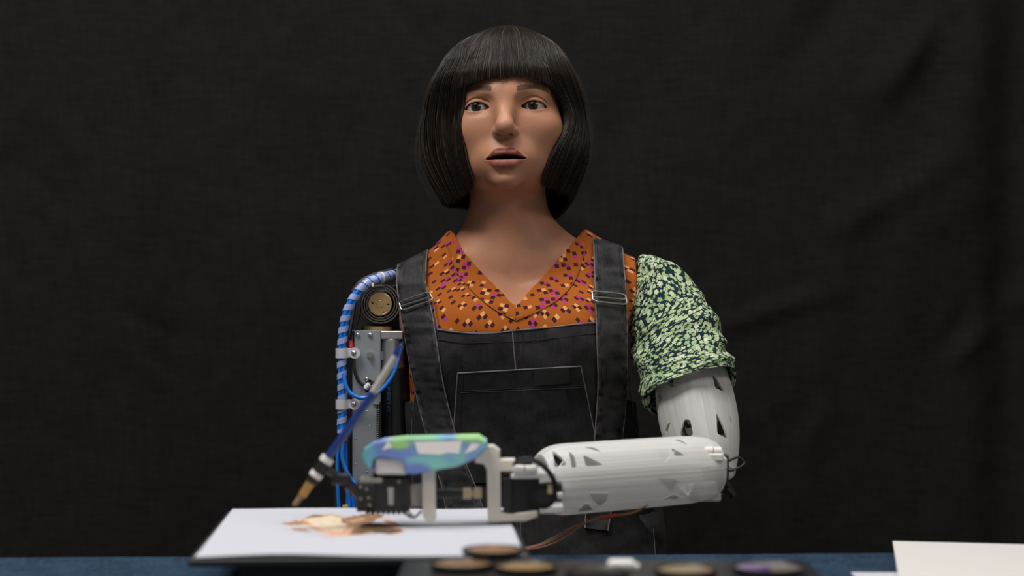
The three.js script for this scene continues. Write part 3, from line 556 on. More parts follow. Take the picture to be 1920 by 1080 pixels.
for (const s of [0, 1]) {
  const eL = s ? [[1115, 500], [1117, 560], [1120, 640], [1122, 720], [1117, 800], [1110, 880], [1100, 950], [1097, 990]] : [[743, 530], [750, 580], [760, 640], [771, 700], [787, 770], [806, 840], [827, 910], [837, 960]];
  const eR = s ? [[1170, 500], [1175, 560], [1176, 640], [1176, 720], [1170, 800], [1162, 880], [1148, 950], [1140, 995]] : [[797, 530], [808, 580], [818, 640], [827, 700], [842, 770], [862, 840], [890, 910], [908, 960]];
  const st = STR[s] = strap(eL, eR, 90, 13, 2.5);
  const o = part('strap', slab(16, st.n, (u, v) => { const p = st.at(u, v * st.n); return { p, n: grad(p), uv: [u * 0.98 + 0.01, v + 0.37 * s] }; }, 3), strapDenim, dung, 'black denim strap with rubbed pale edges');
  for (const u of [0.0, 1.0]) { const pts = []; for (let i = 0; i <= st.n; i += 2) { const p = st.at(u, i); pts.push(p.addScaledVector(grad(p), -0.6)); } part('strap_edge', tube(pts, 0.95, 150, 6), wornEdge, dung, 'edge rubbed white'); }
  for (const u of [0.12, 0.88]) { const pts = []; for (let i = 0; i <= st.n; i += 2) { const p = st.at(u, i); pts.push(p.addScaledVector(grad(p), 0.05)); } part('strap_stitching', tube(pts, 0.5, 150, 5), darkThread, dung); }
}
// a seam line on the bib, through picture points
function seamLine(pts, r, mat, name = 'seam', off = 9.6) { const c = new THREE.CatmullRomCurve3(pts.map(p => V(p[0], p[1], 0)), false, 'centripetal'), q = []; const n = Math.max(8, pts.length * 10); for (let i = 0; i <= n; i++) { const a = c.getPointAt(i / n); q.push(hit(a.x, a.y, off)); } part(name, tube(q, r, n * 2, 6), mat, dung); }
seamLine([[822, 618], [870, 624], [920, 625], [965, 620], [1040, 613], [1118, 604]], 1.0, wornEdge, 'bib_edge', 9.4);
seamLine([[822, 637], [870, 642], [960, 641], [1040, 634], [1118, 624]], 0.55, darkThread);
seamLine([[961, 622], [963, 650], [967, 692]], 0.9, wornEdge, 'bib_seam');
seamLine([[970, 622], [972, 650], [976, 692]], 0.5, darkThread);
seamLine([[979, 622], [981, 650], [984, 692]], 0.5, darkThread);
seamLine([[812, 565], [818, 600], [821, 620]], 0.9, wornEdge, 'bib_edge', 9.8);
// bib side flanks beside the straps
for (const [a, b, c] of [[[778, 735], [772, 800], [776, 940]], [[1178, 700], [1188, 780], [1197, 830]]]) seamLine([a, b, c], 0.7, wornEdge, 'side_seam', 9.2);
// pocket
{
  const inside = (u, v) => { const l = [lerp(858, 842, v * 0.8 + 0.2 * v * v), lerp(700, 905, v)], r = [lerp(1089, 1134, v), lerp(687, 905, v)]; return [lerp(l[0], r[0], u), lerp(l[1], r[1], u) + (v < 0.01 ? 0 : 0)]; };
  const o = part('pocket', slab(50, 44, (u, v) => { const q = inside(u, v), p = hit(q[0], q[1], 11.6); return { p, n: grad(p), uv: [u * 165 / 200 + 0.3, v * 150 / 200 + 0.1] }; }, 2.4), pocketDenim, dung, 'large bib pocket');
  const run = (u0, v0, u1, v1, r, mat, name, off = 11.8) => { const pts = []; for (let i = 0; i <= 30; i++) { const q = inside(lerp(u0, u1, i / 30), lerp(v0, v1, i / 30)); pts.push(hit(q[0], q[1], off)); } part(name, tube(pts, r, 60, 6), mat, dung); };
  run(0, 0, 1, 0, 1.0, wornEdge, 'pocket_edge', 11.4); run(0, 0, 0, 1, 0.9, wornEdge, 'pocket_edge', 11.2); run(1, 0, 1, 1, 0.9, wornEdge, 'pocket_edge', 11.2);
  run(0.01, 0.165, 0.99, 0.165, 0.6, darkThread, 'pocket_seam'); run(0.045, 0.0, 0.045, 1, 0.45, darkThread, 'pocket_seam'); run(0.955, 0.0, 0.955, 1, 0.45, darkThread, 'pocket_seam');
  run(0.03, 0.18, 0.97, 0.18, 0.4, std(new THREE.Color(0.08, 0.08, 0.082), 0.95), 'pocket_seam', 11.7);
  part('patch', slab(14, 8, (u, v) => { const p = hit(lerp(lerp(1000, 1002, v), lerp(1067, 1069, v), u), lerp(lerp(692, 689, u), lerp(724, 719, u), v), 12.6); return { p, n: grad(p), uv: [u * 0.2, v * 0.1] }; }, 1.4), std(new THREE.Color(0.006, 0.006, 0.007), 0.85), dung, 'plain black patch sewn on the pocket');
}
// strap tail tab under the forearm, on the other hip
seamLine([[976, 960], [976, 1000], [978, 1035]], 0.8, wornEdge, 'side_seam'); seamLine([[986, 960], [986, 1000], [988, 1035]], 0.5, darkThread);
seamLine([[1222, 960], [1226, 1000], [1229, 1045]], 0.45, wornEdge, 'side_seam');
// buckles
{
  const frame = (pts, r) => { const c = new THREE.CatmullRomCurve3(pts, true, 'catmullrom', 0.12); return new THREE.TubeGeometry(c, 120, r, 8, true); };
  const make = (corners, bars) => {
    const at = q => { const p = hit(q[0], q[1], 16.5); return p; };
    const ring = []; const n = corners.length; for (let i = 0; i < n; i++) { const a = corners[i], b = corners[(i + 1) % n]; for (const t of [0.12, 0.5, 0.88]) ring.push(at([lerp(a[0], b[0], t), lerp(a[1], b[1], t)])); }
    const geos = [frame(ring, 1.25)]; for (const [a, b] of bars) geos.push(rod(at(a), at(b), 1.1));
    part('buckle', geos, steel, dung, 'steel slide buckle on the strap');
  };
  make([[748, 566], [804, 547], [812, 562], [753, 582]], [[[751, 574], [808, 556]]]);
  make([[1110, 545], [1172, 551], [1176, 571], [1112, 564]], [[[1111, 556], [1174, 561]]]);
}
// ---------------------------------------------------------------- arms
const printed = std(new THREE.Color(0.93, 0.93, 0.93), 0.5, 0, { transmission: 0.45, thickness: 0, specularIntensity: 0.8, bumpMap: dataTex(512, 64, (x, y) => 0.5 + 0.5 * (noise(x / 2.2, y / 40, 1) - 0.5) + 0.7 * (noise(x / 11, y / 64, 5) - 0.5)), bumpScale: 0.0004,
  map: dataTex(512, 64, (x, y) => { const v = 0.9 + 0.2 * (noise(x / 9, y / 50, 5) - 0.5) + 0.1 * (noise(x / 2.5, y / 20, 2) - 0.5); return [v, v, v * 0.992]; }) });
const whitePla = std(new THREE.Color(0.66, 0.62, 0.55), 0.55);
const whitePart = std(new THREE.Color(0.72, 0.71, 0.68), 0.5);
const blackPart = std(new THREE.Color(0.012, 0.012, 0.013), 0.42);
const rubber = std(new THREE.Color(0.010, 0.010, 0.011), 0.55);
const alu = std(new THREE.Color(0.60, 0.61, 0.62), 0.36, 0.9, { bumpMap: dataTex(128, 128, (x, y) => noise(x / 1.5, y / 30, 3)), bumpScale: 0.0001 });
const bright = std(new THREE.Color(0.66, 0.65, 0.63), 0.25, 1);
const zinc = std(new THREE.Color(0.50, 0.55, 0.60), 0.42, 0.6, { map: dataTex(256, 256, (x, y) => { const v = 0.75 + 0.4 * (fbm(x / 18, y / 40, 4, 3) - 0.45); return [v, v, v]; }) });
const brass = std(new THREE.Color(0.70, 0.50, 0.24), 0.38, 0.85);

// puffed floral sleeve
{
  const A = [[1196, 488], [1222, 480], [1252, 492], [1300, 538], [1322, 566], [1342, 604], [1357, 652], [1374, 686], [1379, 712]], B = [[1180, 588], [1176, 600], [1178, 618], [1183, 642], [1188, 668], [1194, 692], [1200, 716], [1208, 738], [1216, 756]];
  const Zc = [-6, 0, 10, 30, 48, 68, 90, 112, 126], up = [0, 2, 6, 12, 17, 23, 29, 35, 40];
  const spline = a => lut(a.map((v, i) => [i / (a.length - 1), v]));
  const ax = spline(A.map(p => p[0])), ay = spline(A.map(p => p[1])), bx = spline(B.map(p => p[0])), by = spline(B.map(p => p[1])), zc = spline(Zc), upf = spline(up);
  const FOLDS = []; for (let i = 0; i < 11; i++) FOLDS.push([0.12 + 0.86 * (i + rr(-0.3, 0.3)) / 11, rr(-0.13, 0.13), rr(0, 6.28), rr(0.022, 0.042), i % 2 ? rr(-4.5, -2) : rr(2.5, 5), rr(0, 6.28)]);
  const pt = (th, s, inset) => {
    const t = clamp(s, 0, 1), z = zc(t), a = MM(ax(t), ay(t), z), b = MM(bx(t), by(t), z), c = a.clone().add(b).multiplyScalar(0.5), lat = a.clone().sub(b).multiplyScalar(0.5), R = lat.length();
    const sn = Math.sin(th), lift = upf(t) * 0.7147 * Math.sign(sn) * Math.pow(Math.abs(sn), lerp(1, 0.6, t)), depth = V(0, 0, R * lerp(0.72, 1.0, t));
    // folds: creases run across the sleeve and gather at the shoulder
    const w = Math.sin(th), q = th * 1.6;
    let f = 7 * (fbm(q * 1.1 + s * 2.4, s * 7.5 - q * 0.5, 3, 3) - 0.45) + 5 * Math.sin(s * 17 + q * 1.9 + 3 * noise(q, s * 3, 4)) * sstep(0.1, 0.3, s) * (0.3 + 0.7 * noise(q * 1.2, s * 4, 8)) + 3.5 * Math.sin(th * 9 + 2 * noise(s * 4, th, 2)) * sstep(0.3, 0.0, s);
    for (const F of FOLDS) { const c0 = (s - F[0] - F[1] * Math.sin(th - F[2])) / F[3]; if (c0 * c0 < 6) f += F[4] * Math.exp(-c0 * c0) * (0.35 + 0.65 * sstep(-0.2, 0.8, Math.cos(th - F[5]))); }
    f += 2.0 * Math.abs(noise(q * 2.2, s * 9, 6) - 0.5) * 2;
    const k = (R + f - inset) / R;
    c.y += lift; return c.addScaledVector(lat, Math.cos(th) * k).addScaledVector(depth, sn * k);
  };
  const TH = t => t * 2 * Math.PI - Math.PI / 2;
  // angle 0 and 2 pi must meet: blend the folds over the hidden back seam
  const blend = (inset) => gridGeo(160, 130, (u, v) => { const th = TH(u), w = sstep(0.9, 1, u); let p = pt(th, v, inset); if (w > 0) p = p.lerp(pt(th - 2 * Math.PI, v, inset), w); return [p.x, p.y, p.z, u * 1.7, v * 1.45]; }, true);
  const outer = blend(0), inner = blend(2.2); inner.index.array.reverse(); inner.computeVertexNormals();
  const hem = gridGeo(160, 2, (u, v) => { const th = TH(u), w = sstep(0.9, 1, u); let p = pt(th, 1, 2.2 * v); if (w > 0) p = p.lerp(pt(th - 2 * Math.PI, 1, 2.2 * v), w); return [p.x, p.y, p.z, u * 1.7, 1.45 + v * 0.01]; }, true);
  part('sleeve', [outer, inner, hem], std(0xffffff, 0.82, 0, { map: floralTex, specularIntensity: 0.35 }), ROBOT, 'puffed sleeve printed with pale green flowers');
  part('shoulder_core', [cap3(MM(1185, 545, -25), MM(1235, 590, 20), 22, 24), cap3(MM(1235, 590, 20), MM(1292, 690, 96), 24, 26)], alu, ROBOT, 'metal shoulder joint inside the sleeve');
}
function cap3(a, b, r0, r1) { return joined([rod(a, b, r0, r1), new THREE.SphereGeometry(r0, 20, 14).translate(a.x, a.y, a.z), new THREE.SphereGeometry(r1, 20, 14).translate(b.x, b.y, b.z)]); }

// a printed tube with cut-outs given as picture outlines
function shell(a, b, radius, thick, holes, back = [], flat = 1, badge = null, raise = 0) {
  const axis = b.clone().sub(a), Ln = axis.length(); axis.normalize();
  const e2 = V(0, 0, 1).addScaledVector(axis, -axis.z).normalize(), e1 = V().crossVectors(e2, axis).normalize(); if (e1.y < 0 && Math.abs(axis.y) < 0.5) e1.negate();
  if (Math.abs(axis.y) >= 0.5 && e1.x < 0) e1.negate();
  const R0 = radius(0.5);
  const toUV = ([px, py]) => { let s = 0.5, th = 0; for (let i = 0; i < 6; i++) { const c = a.clone().addScaledVector(axis, s * Ln), r = radius(clamp(s, 0, 1)), zf = c.z + r * Math.cos(th) * flat * 0.95, p = MM(px, py, zf).sub(c); s += p.dot(axis) / Ln; th = Math.asin(clamp(p.dot(e1) / r, -0.98, 0.98)); } return [th * R0, clamp(s, 0.02, 0.98) * Ln]; };
  const W = Math.PI * R0, shape = new THREE.Shape((badge ? badge.map(toUV) : [[-W, 0], [W, 0], [W, Ln], [-W, Ln]]).map(p => new THREE.Vector2(...p)));
  const soft = pts => { const v = pts.map(p => V(p[0], p[1], 0)), out = []; const n = v.length; for (let i = 0; i < n; i++) { const p = v[(i + n - 1) % n], c = v[i], q = v[(i + 1) % n], d = Math.min(3, c.distanceTo(p) * 0.3, c.distanceTo(q) * 0.3), s = c.clone().add(p.clone().sub(c).setLength(d)), e = c.clone().add(q.clone().sub(c).setLength(d)); for (const t of [0, 0.5, 1]) { const w = s.clone().lerp(c, t).lerp(c.clone().lerp(e, t), t); out.push([w.x, w.y]); } } return out; };
  const addHole = pts => shape.holes.push(new THREE.Path(soft(pts).map(p => new THREE.Vector2(p[0], p[1]))));
  holes.forEach(h => addHole(h.map(toUV))); back.forEach(addHole);
  let g = clean(new THREE.ExtrudeGeometry(shape, { depth: 1, bevelEnabled: false, steps: 1 }));
  if (!badge) {                                                // one translucent wall with turned-in edges at every cut-out
    const keep = [], n0 = g.attributes.normal; for (let i = 0; i < n0.count; i += 3) if (n0.getZ(i) > -0.5) keep.push(i);
    const h = new THREE.BufferGeometry(); for (const [name, k] of [['position', 3], ['normal', 3], ['uv', 2]]) { const src = g.attributes[name].array, out = new Float32Array(keep.length * 3 * k); keep.forEach((i, q) => out.set(src.subarray(i * k, (i + 3) * k), q * 3 * k)); h.setAttribute(name, new THREE.BufferAttribute(out, k)); }
    g = h;
  }
  g = new TessellateModifier(6, 20).modify(clean(g));
  const mirrored = V().crossVectors(e1, axis).dot(e2) < 0;
  const p = g.attributes.position, uv = g.attributes.uv, no = g.attributes.normal;
  for (let i = 0; i < p.count; i++) { const th = p.getX(i) / R0, s = p.getY(i) / Ln, r = radius(clamp(s, 0, 1)) + raise - (1 - p.getZ(i)) * thick; const w = a.clone().addScaledVector(axis, s * Ln).addScaledVector(e2, Math.cos(th) * r * flat).addScaledVector(e1, Math.sin(th) * r); uv.setXY(i, th / 6.283 * 1.0, s * 0.5); p.setXYZ(i, w.x, w.y, w.z);
    const rad = e2.clone().multiplyScalar(Math.cos(th)).addScaledVector(e1, Math.sin(th)), tan = e2.clone().multiplyScalar(-Math.sin(th)).addScaledVector(e1, Math.cos(th)), slope = (radius(clamp(s + 0.01, 0, 1)) - radius(clamp(s - 0.01, 0, 1))) / (0.02 * Ln);
    const nn = tan.multiplyScalar(no.getX(i)).addScaledVector(axis, no.getY(i)).addScaledVector(rad, no.getZ(i)).addScaledVector(axis, -slope * no.getZ(i)).normalize(); no.setXYZ(i, nn.x, nn.y, nn.z); }
  if (mirrored) for (const a of [p, uv, no]) { const n = a.itemSize, q = a.array; for (let i = 0; i < a.count; i += 3) for (let k = 0; k < n; k++) { const t = q[(i + 1) * n + k]; q[(i + 1) * n + k] = q[(i + 2) * n + k]; q[(i + 2) * n + k] = t; } }
  return g;
}
{
  const up0 = MM(1292, 690, 98), up1 = MM(1330, 893, 172);
  const rUp = lut([[0, 45], [0.12, 47.5], [0.3, 50], [0.55, 49.5], [0.8, 43], [1, 33]]);
  part('upper_arm_shell', shell(up0, up1, rUp, 2.6, [
    [[1224, 733], [1243, 744], [1233, 762], [1227, 763]], [[1246, 716], [1262, 706], [1263, 725]], [[1335, 700], [1341, 702], [1358, 733], [1341, 725]],
    [[1275, 816], [1283, 784], [1294, 784], [1300, 812], [1291, 819]], [[1343, 771], [1366, 823], [1345, 811]], [[1247, 808], [1252, 793], [1258, 789], [1251, 812]], [[1367, 775], [1373, 790], [1372, 803]],
  ], [[[-140, 40], [-118, 70], [-136, 84]], [[120, 50], [140, 78], [118, 84]], [[-125, 110], [-105, 140], [-128, 146]], [[118, 118], [142, 140], [122, 150]]]), printed, ROBOT, 'white printed upper arm shell with angular cut-outs');
  part('arm_strut', [rod(MM(1302, 700, 110), MM(1337, 880, 168), 6), box(22, 8, 22, ...MM(1305, 716, 115).toArray(), 2)], alu, ROBOT, 'aluminium strut inside the upper arm shell');
  part('arm_cable', [tube([[1285, 700, 112], [1282, 760, 128], [1290, 800, 150], [1306, 790, 160], [1312, 840, 165], [1330, 880, 172]].map(p => MM(...p)), 2.2, 60, 8), tube([[1296, 700, 108], [1290, 770, 124], [1282, 806, 142], [1298, 830, 156], [1322, 875, 168]].map(p => MM(...p)), 1.8, 60, 8)], rubber, ROBOT, 'black cables looping inside the upper arm shell');
  const f0 = MM(1014, 902, 352), f1 = MM(1338, 877, 268);
  const rF = lut([[0, 31], [0.02, 34.5], [0.05, 38], [0.1, 40.5], [0.2, 41], [0.82, 40], [0.9, 38.5], [0.96, 36], [1, 32]]);
  part('forearm_shell', shell(f0, f1, rF, 3, [
    [[1021, 881], [1036, 845], [1064, 872]], [[1066, 846], [1078, 856], [1082, 877], [1072, 877]], [[1093, 853], [1133, 872], [1099, 875]], [[1093, 838], [1114, 839], [1129, 849]],
    [[1258, 840], [1285, 854], [1266, 855]], [[1262, 824], [1276, 825], [1292, 836]], [[1270, 911], [1305, 907], [1291, 930]],
  ], [[[-120, 20], [-95, 30], [-110, 48]], [[95, 24], [118, 40], [98, 50]], [[-118, 165], [-96, 180], [-112, 195]], [[98, 160], [122, 178], [100, 194]]]), printed, ROBOT, 'white printed forearm tube with triangular cut-outs');
  for (const pts of [[[1107, 924], [1141, 924], [1136, 940], [1124, 947], [1116, 940]], [[1084, 958], [1097, 944], [1104, 944], [1112, 955]], [[1246, 934], [1262, 926], [1276, 931], [1268, 935]]])
    part('insert', shell(f0, f1, rF, 1.5, [], [], 1, pts, 0.9), whitePla, ROBOT, 'cream insert on the forearm tube');
  // elbow
  const e = MM(1338, 858, 300);
  part('elbow_joint', [rod(MM(1318, 846, 300), MM(1336, 846, 300), 5.5), rod(MM(1338, 846, 300), MM(1352, 846, 300), 5.0), box(24, 9, 16, ...MM(1336, 857, 300).toArray(), 2), box(12, 14, 18, ...MM(1352, 868, 292).toArray(), 2)], whitePart, ROBOT, 'white elbow pin block');
  part('elbow_bracket', [box(14, 46, 22, ...MM(1354, 888, 268).toArray(), 2), rod(MM(1350, 890, 282), MM(1372, 924, 276), 5), rod(MM(1362, 916, 284), MM(1375, 930, 282), 4.5)], blackPart, ROBOT, 'black elbow bracket');
  part('elbow_cable', [tube([MM(1362, 866, 240), MM(1385, 858, 232), MM(1396, 868, 232), MM(1378, 880, 240), MM(1358, 884, 245)], 1.6, 40, 8)], rubber, ROBOT, 'short black cable loop at the elbow');
  part('elbow_foot', [box(26, 12, 22, ...MM(1330, 930, 272).toArray(), 3), box(44, 16, 20, ...MM(1322, 916, 268).toArray(), 5)], printed, ROBOT, 'translucent printed lug under the elbow');
}
// ---------------- hand
{
  const far = MM, near = (px, py, z) => far(px, py, z + 44);
  const Z = 470, xy = (px, py, z = Z) => { const p = near(px, py, z); return [p.x, p.y]; };
  const flatPart = (name, pts, z0, depth, mat, label, bevel = 1.2, parent = ROBOT) => part(name, plate(pts.map(p => xy(p[0], p[1], z0 + depth)), depth, bevel).translate(0, 0, z0 + 44), mat, parent, label);
  const hand = flatPart('hand_frame', [[893, 843], [905, 838], [925, 838], [935, 846], [935, 864], [963, 864], [963, 882], [936, 882], [937, 962], [960, 966], [1006, 960], [1006, 968], [985, 976], [917, 976], [915, 880], [908, 868], [893, 866]], 455, 20, whitePla, 'cream printed wrist bracket');
  part('wrist_horn', [rod(near(963, 881, 480), near(983, 881, 480), 5.2), rod(near(985, 881, 480), near(1006, 880, 480), 5.0), box(30, 5, 14, ...near(985, 892, 474).toArray(), 1.5)], whitePart, hand);
  part('servo_motor', [box(38, 42, 34, ...near(978, 925, 455).toArray(), 2), box(26, 6, 36, ...near(975, 896, 456).toArray(), 1.5), box(10, 36, 30, ...near(952, 925, 462).toArray(), 1.5), rod(near(1018, 930, 440), near(1018, 930, 476), 14), rod(near(1018, 930, 476), near(1018, 930, 480), 9), box(16, 20, 22, ...near(1040, 922, 455).toArray(), 2)], blackPart, hand, 'black servo motor in the wrist');
  part('plug', box(5, 9, 6, ...near(1031, 918, 478).toArray(), 1), std(0xb9a884, 0.6), hand, 'beige cable plug'); part('plug', box(6, 7, 6, ...near(1050, 930, 470).toArray(), 1.5), whitePart, hand, 'small white plug');
  part('servo_cable', [tube([near(962, 872, 485), near(975, 861, 488), near(1000, 861, 488), near(1024, 876, 486), near(1040, 900, 482), near(1046, 918, 476)], 1.7, 50, 8), tube([near(970, 868, 478), near(1000, 866, 480), near(1026, 885, 480), near(1042, 915, 476)], 1.3, 40, 8), tube([near(1010, 908, 480), near(1030, 906, 482), near(1048, 914, 476)], 1.3, 30, 8)], rubber, hand, 'thin black servo cables');
  part('wrist_adapter', [box(20, 16, 60, ...near(1024, 893, 372).toArray(), 3), box(30, 10, 60, ...near(1030, 950, 372).toArray(), 3)], printed, hand);
  part('servo_horn', [box(9, 12, 5, ...near(876, 925, 465).toArray(), 1), box(9, 12, 5, ...near(896, 924, 465).toArray(), 1), box(14, 6, 4, ...near(886, 925, 464).toArray(), 1), rod(near(886, 925, 440), near(886, 925, 466), 3)], std(0xb7a587, 0.6), hand, 'beige servo horn');
  part('finger_servo_arm', rod(near(820, 925, 462), near(872, 925, 462), 5), blackPart, hand);
  // finger bars
  flatPart('finger_bar', [[793, 876], [814, 876], [815, 974], [808, 978], [800, 975], [794, 965]], 474, 10, whitePla, 'cream upright finger bar', 1, hand);
  flatPart('finger_plate', [[770, 909], [795, 907], [795, 949], [772, 949]], 470, 6, std(new THREE.Color(0.5, 0.46, 0.40), 0.6), null, 0.6, hand);
  const pb = near(735, 871, 477); part('palm_block', box(34, 19, 34, pb.x, pb.y, pb.z, 4), whitePart, hand, 'white palm block');
  // brush servo
  const s = near(720, 928, 478);
  const sv = part('finger_servo', [box(56, 32, 30, s.x, s.y, s.z, 2), box(20, 26, 34, s.x - 18, s.y, s.z, 2), ...Array.from({ length: 8 }, (_, i) => box(4, 4, 32, s.x - 16 + i * 5.4, s.y - 16.5, s.z, 0.8)), ...Array.from({ length: 7 }, (_, i) => box(4, 3, 32, s.x - 8 + i * 5.2, s.y + 16.5, s.z, 0.8)), box(40, 10, 24, ...near(736, 893, 470).toArray(), 2)], blackPart, hand, 'black ribbed servo motor');
  for (const [px, py] of [[676, 913], [687, 917], [676, 935], [691, 933], [693, 947], [748, 903]]) part('screw', rod(near(px, py, 495), near(px, py, 498.5), 1.9, 1.6, 12), bright, hand);
  flatPart('sticker', [[727, 914], [738, 914], [738, 947], [728, 947]], 493.4, 0.6, std(0x9a9a98, 0.6), 'pale grey sticker', 0, hand);
  part('servo_cap', box(24, 5, 26, ...near(697, 899, 482).toArray(), 1.2), std(0x8d8a84, 0.5), hand);
  part('brush_clamp', [rod(near(684, 936, 486), near(652, 908, 492), 5.5), box(20, 12, 12, ...near(640, 898, 495).toArray(), 3), rod(near(640, 898, 495), near(606, 874, 500), 4.4)], blackPart, hand, 'black clamp holding the paintbrush');
  part('servo_cable', [tube([near(754, 948, 494), near(762, 964, 496), near(776, 970, 496), near(790, 958, 490)], 1.3, 30, 8), tube([near(758, 944, 494), near(768, 962, 496), near(774, 966, 496)], 1.0, 20, 8)], rubber, hand, 'thin black servo cables');
  // painted cover: a hood over the back of the hand
  const cover = canvasTex(1024, 512, (c, W, H) => {
    const g = c.createLinearGradient(0, 0, W, 0); g.addColorStop(0, '#86bcd8'); g.addColorStop(0.12, '#6f88cc'); g.addColorStop(0.35, '#7690d4'); g.addColorStop(0.6, '#7cbcc6'); g.addColorStop(0.85, '#7f98d8'); g.addColorStop(1, '#86c6cc'); c.fillStyle = g; c.fillRect(0, 0, W, H);
    const blob = (x, y, rx, ry, col, a) => { c.save(); c.filter = 'blur(22px)'; c.globalAlpha = a; c.fillStyle = col; c.beginPath(); c.ellipse(x * W, y * H, rx * W, ry * H, 0, 0, 7); c.fill(); c.restore(); };
    blob(0.30, 0.20, 0.09, 0.13, '#a6dc84', 1); blob(0.44, 0.06, 0.16, 0.06, '#9fd98c', 0.9); blob(0.86, 0.08, 0.15, 0.07, '#a8e07c', 1); blob(0.05, 0.5, 0.07, 0.3, '#6db6c6', 0.9); blob(0.5, 0.62, 0.16, 0.12, '#84cac6', 0.8); blob(0.62, 0.82, 0.16, 0.14, '#8ccfc0', 0.8); blob(0.45, 0.85, 0.1, 0.15, '#6a82c8', 0.9); blob(0.78, 0.55, 0.05, 0.3, '#84c8ba', 0.8); blob(0.16, 0.06, 0.1, 0.05, '#e8efe8', 0.9); blob(0.7, 0.12, 0.05, 0.06, '#6c86cc', 0.9);
    c.filter = 'blur(1.5px)'; c.fillStyle = '#f6f2ef'; const poly = p => { c.beginPath(); p.forEach(q => c.lineTo(q[0] * W, q[1] * H)); c.fill(); };
    poly([[0.42, 0.15], [0.79, 0.12], [0.77, 0.44], [0.68, 0.42], [0.62, 0.47], [0.45, 0.44]]); poly([[0.165, 0.36], [0.215, 0.14], [0.25, 0.28]]); poly([[0.81, 0.45], [0.865, 0.18], [0.935, 0.2], [0.9, 0.34]]);
  }, false);
  const out = [[680, 855], [683, 846], [697, 836], [716, 829], [760, 824], [846, 822], [898, 821], [910, 829], [911, 838], [891, 858], [857, 873], [814, 880], [777, 888], [764, 887], [761, 866], [752, 861], [712, 853], [698, 857], [692, 866], [692, 880], [685, 868]];
  const g = plate(out.map(p => xy(lerp(p[0], 796, 0.02), lerp(p[1], 854, 0.07), 500)), 34, 2.6).translate(0, 0, 462 + 44), p = g.attributes.position, uv = g.attributes.uv, a = xy(676, 818, 500), b = xy(916, 892, 500);
  for (let i = 0; i < p.count; i++) { const x = (p.getX(i) - a[0]) / (b[0] - a[0]), y = (p.getY(i) - a[1]) / (b[1] - a[1]); const top = p.getY(i); uv.setXY(i, clamp(x, 0, 1), 1 - clamp(y + (544 - p.getZ(i)) * 0.002, 0, 1)); }
  part('hand_cover', g, std(0xffffff, 0.5, 0, { map: cover }), hand, 'hand cover painted in blue and green with white facets');
}
// copper wires under the forearm
{
  const w = (dy, z) => tube([[1216, 944], [1200, 955], [1182, 962], [1157, 966], [1124, 972], [1096, 981], [1070, 994 + dy], [1040, 1011 + dy], [1008, 1024 + dy * 0.4], [975, 1029], [950, 1032]].map(p => MM(p[0], p[1] + dy * 0.35, z)), 0.75, 90, 6);
  const o = part('copper_wire', [w(0, 318), w(5, 322), w(-3, 316)], std(new THREE.Color(0.26, 0.12, 0.06), 0.5, 0.3), ROBOT, 'thin copper coloured wires hanging below the forearm');
  part('sleeving', tube([[1158, 966], [1140, 969], [1124, 972]].map(p => MM(p[0], p[1], 319)), 2.3, 20, 10), std(0xb0131c, 0.45), o, 'short red sleeve round the wires');
}
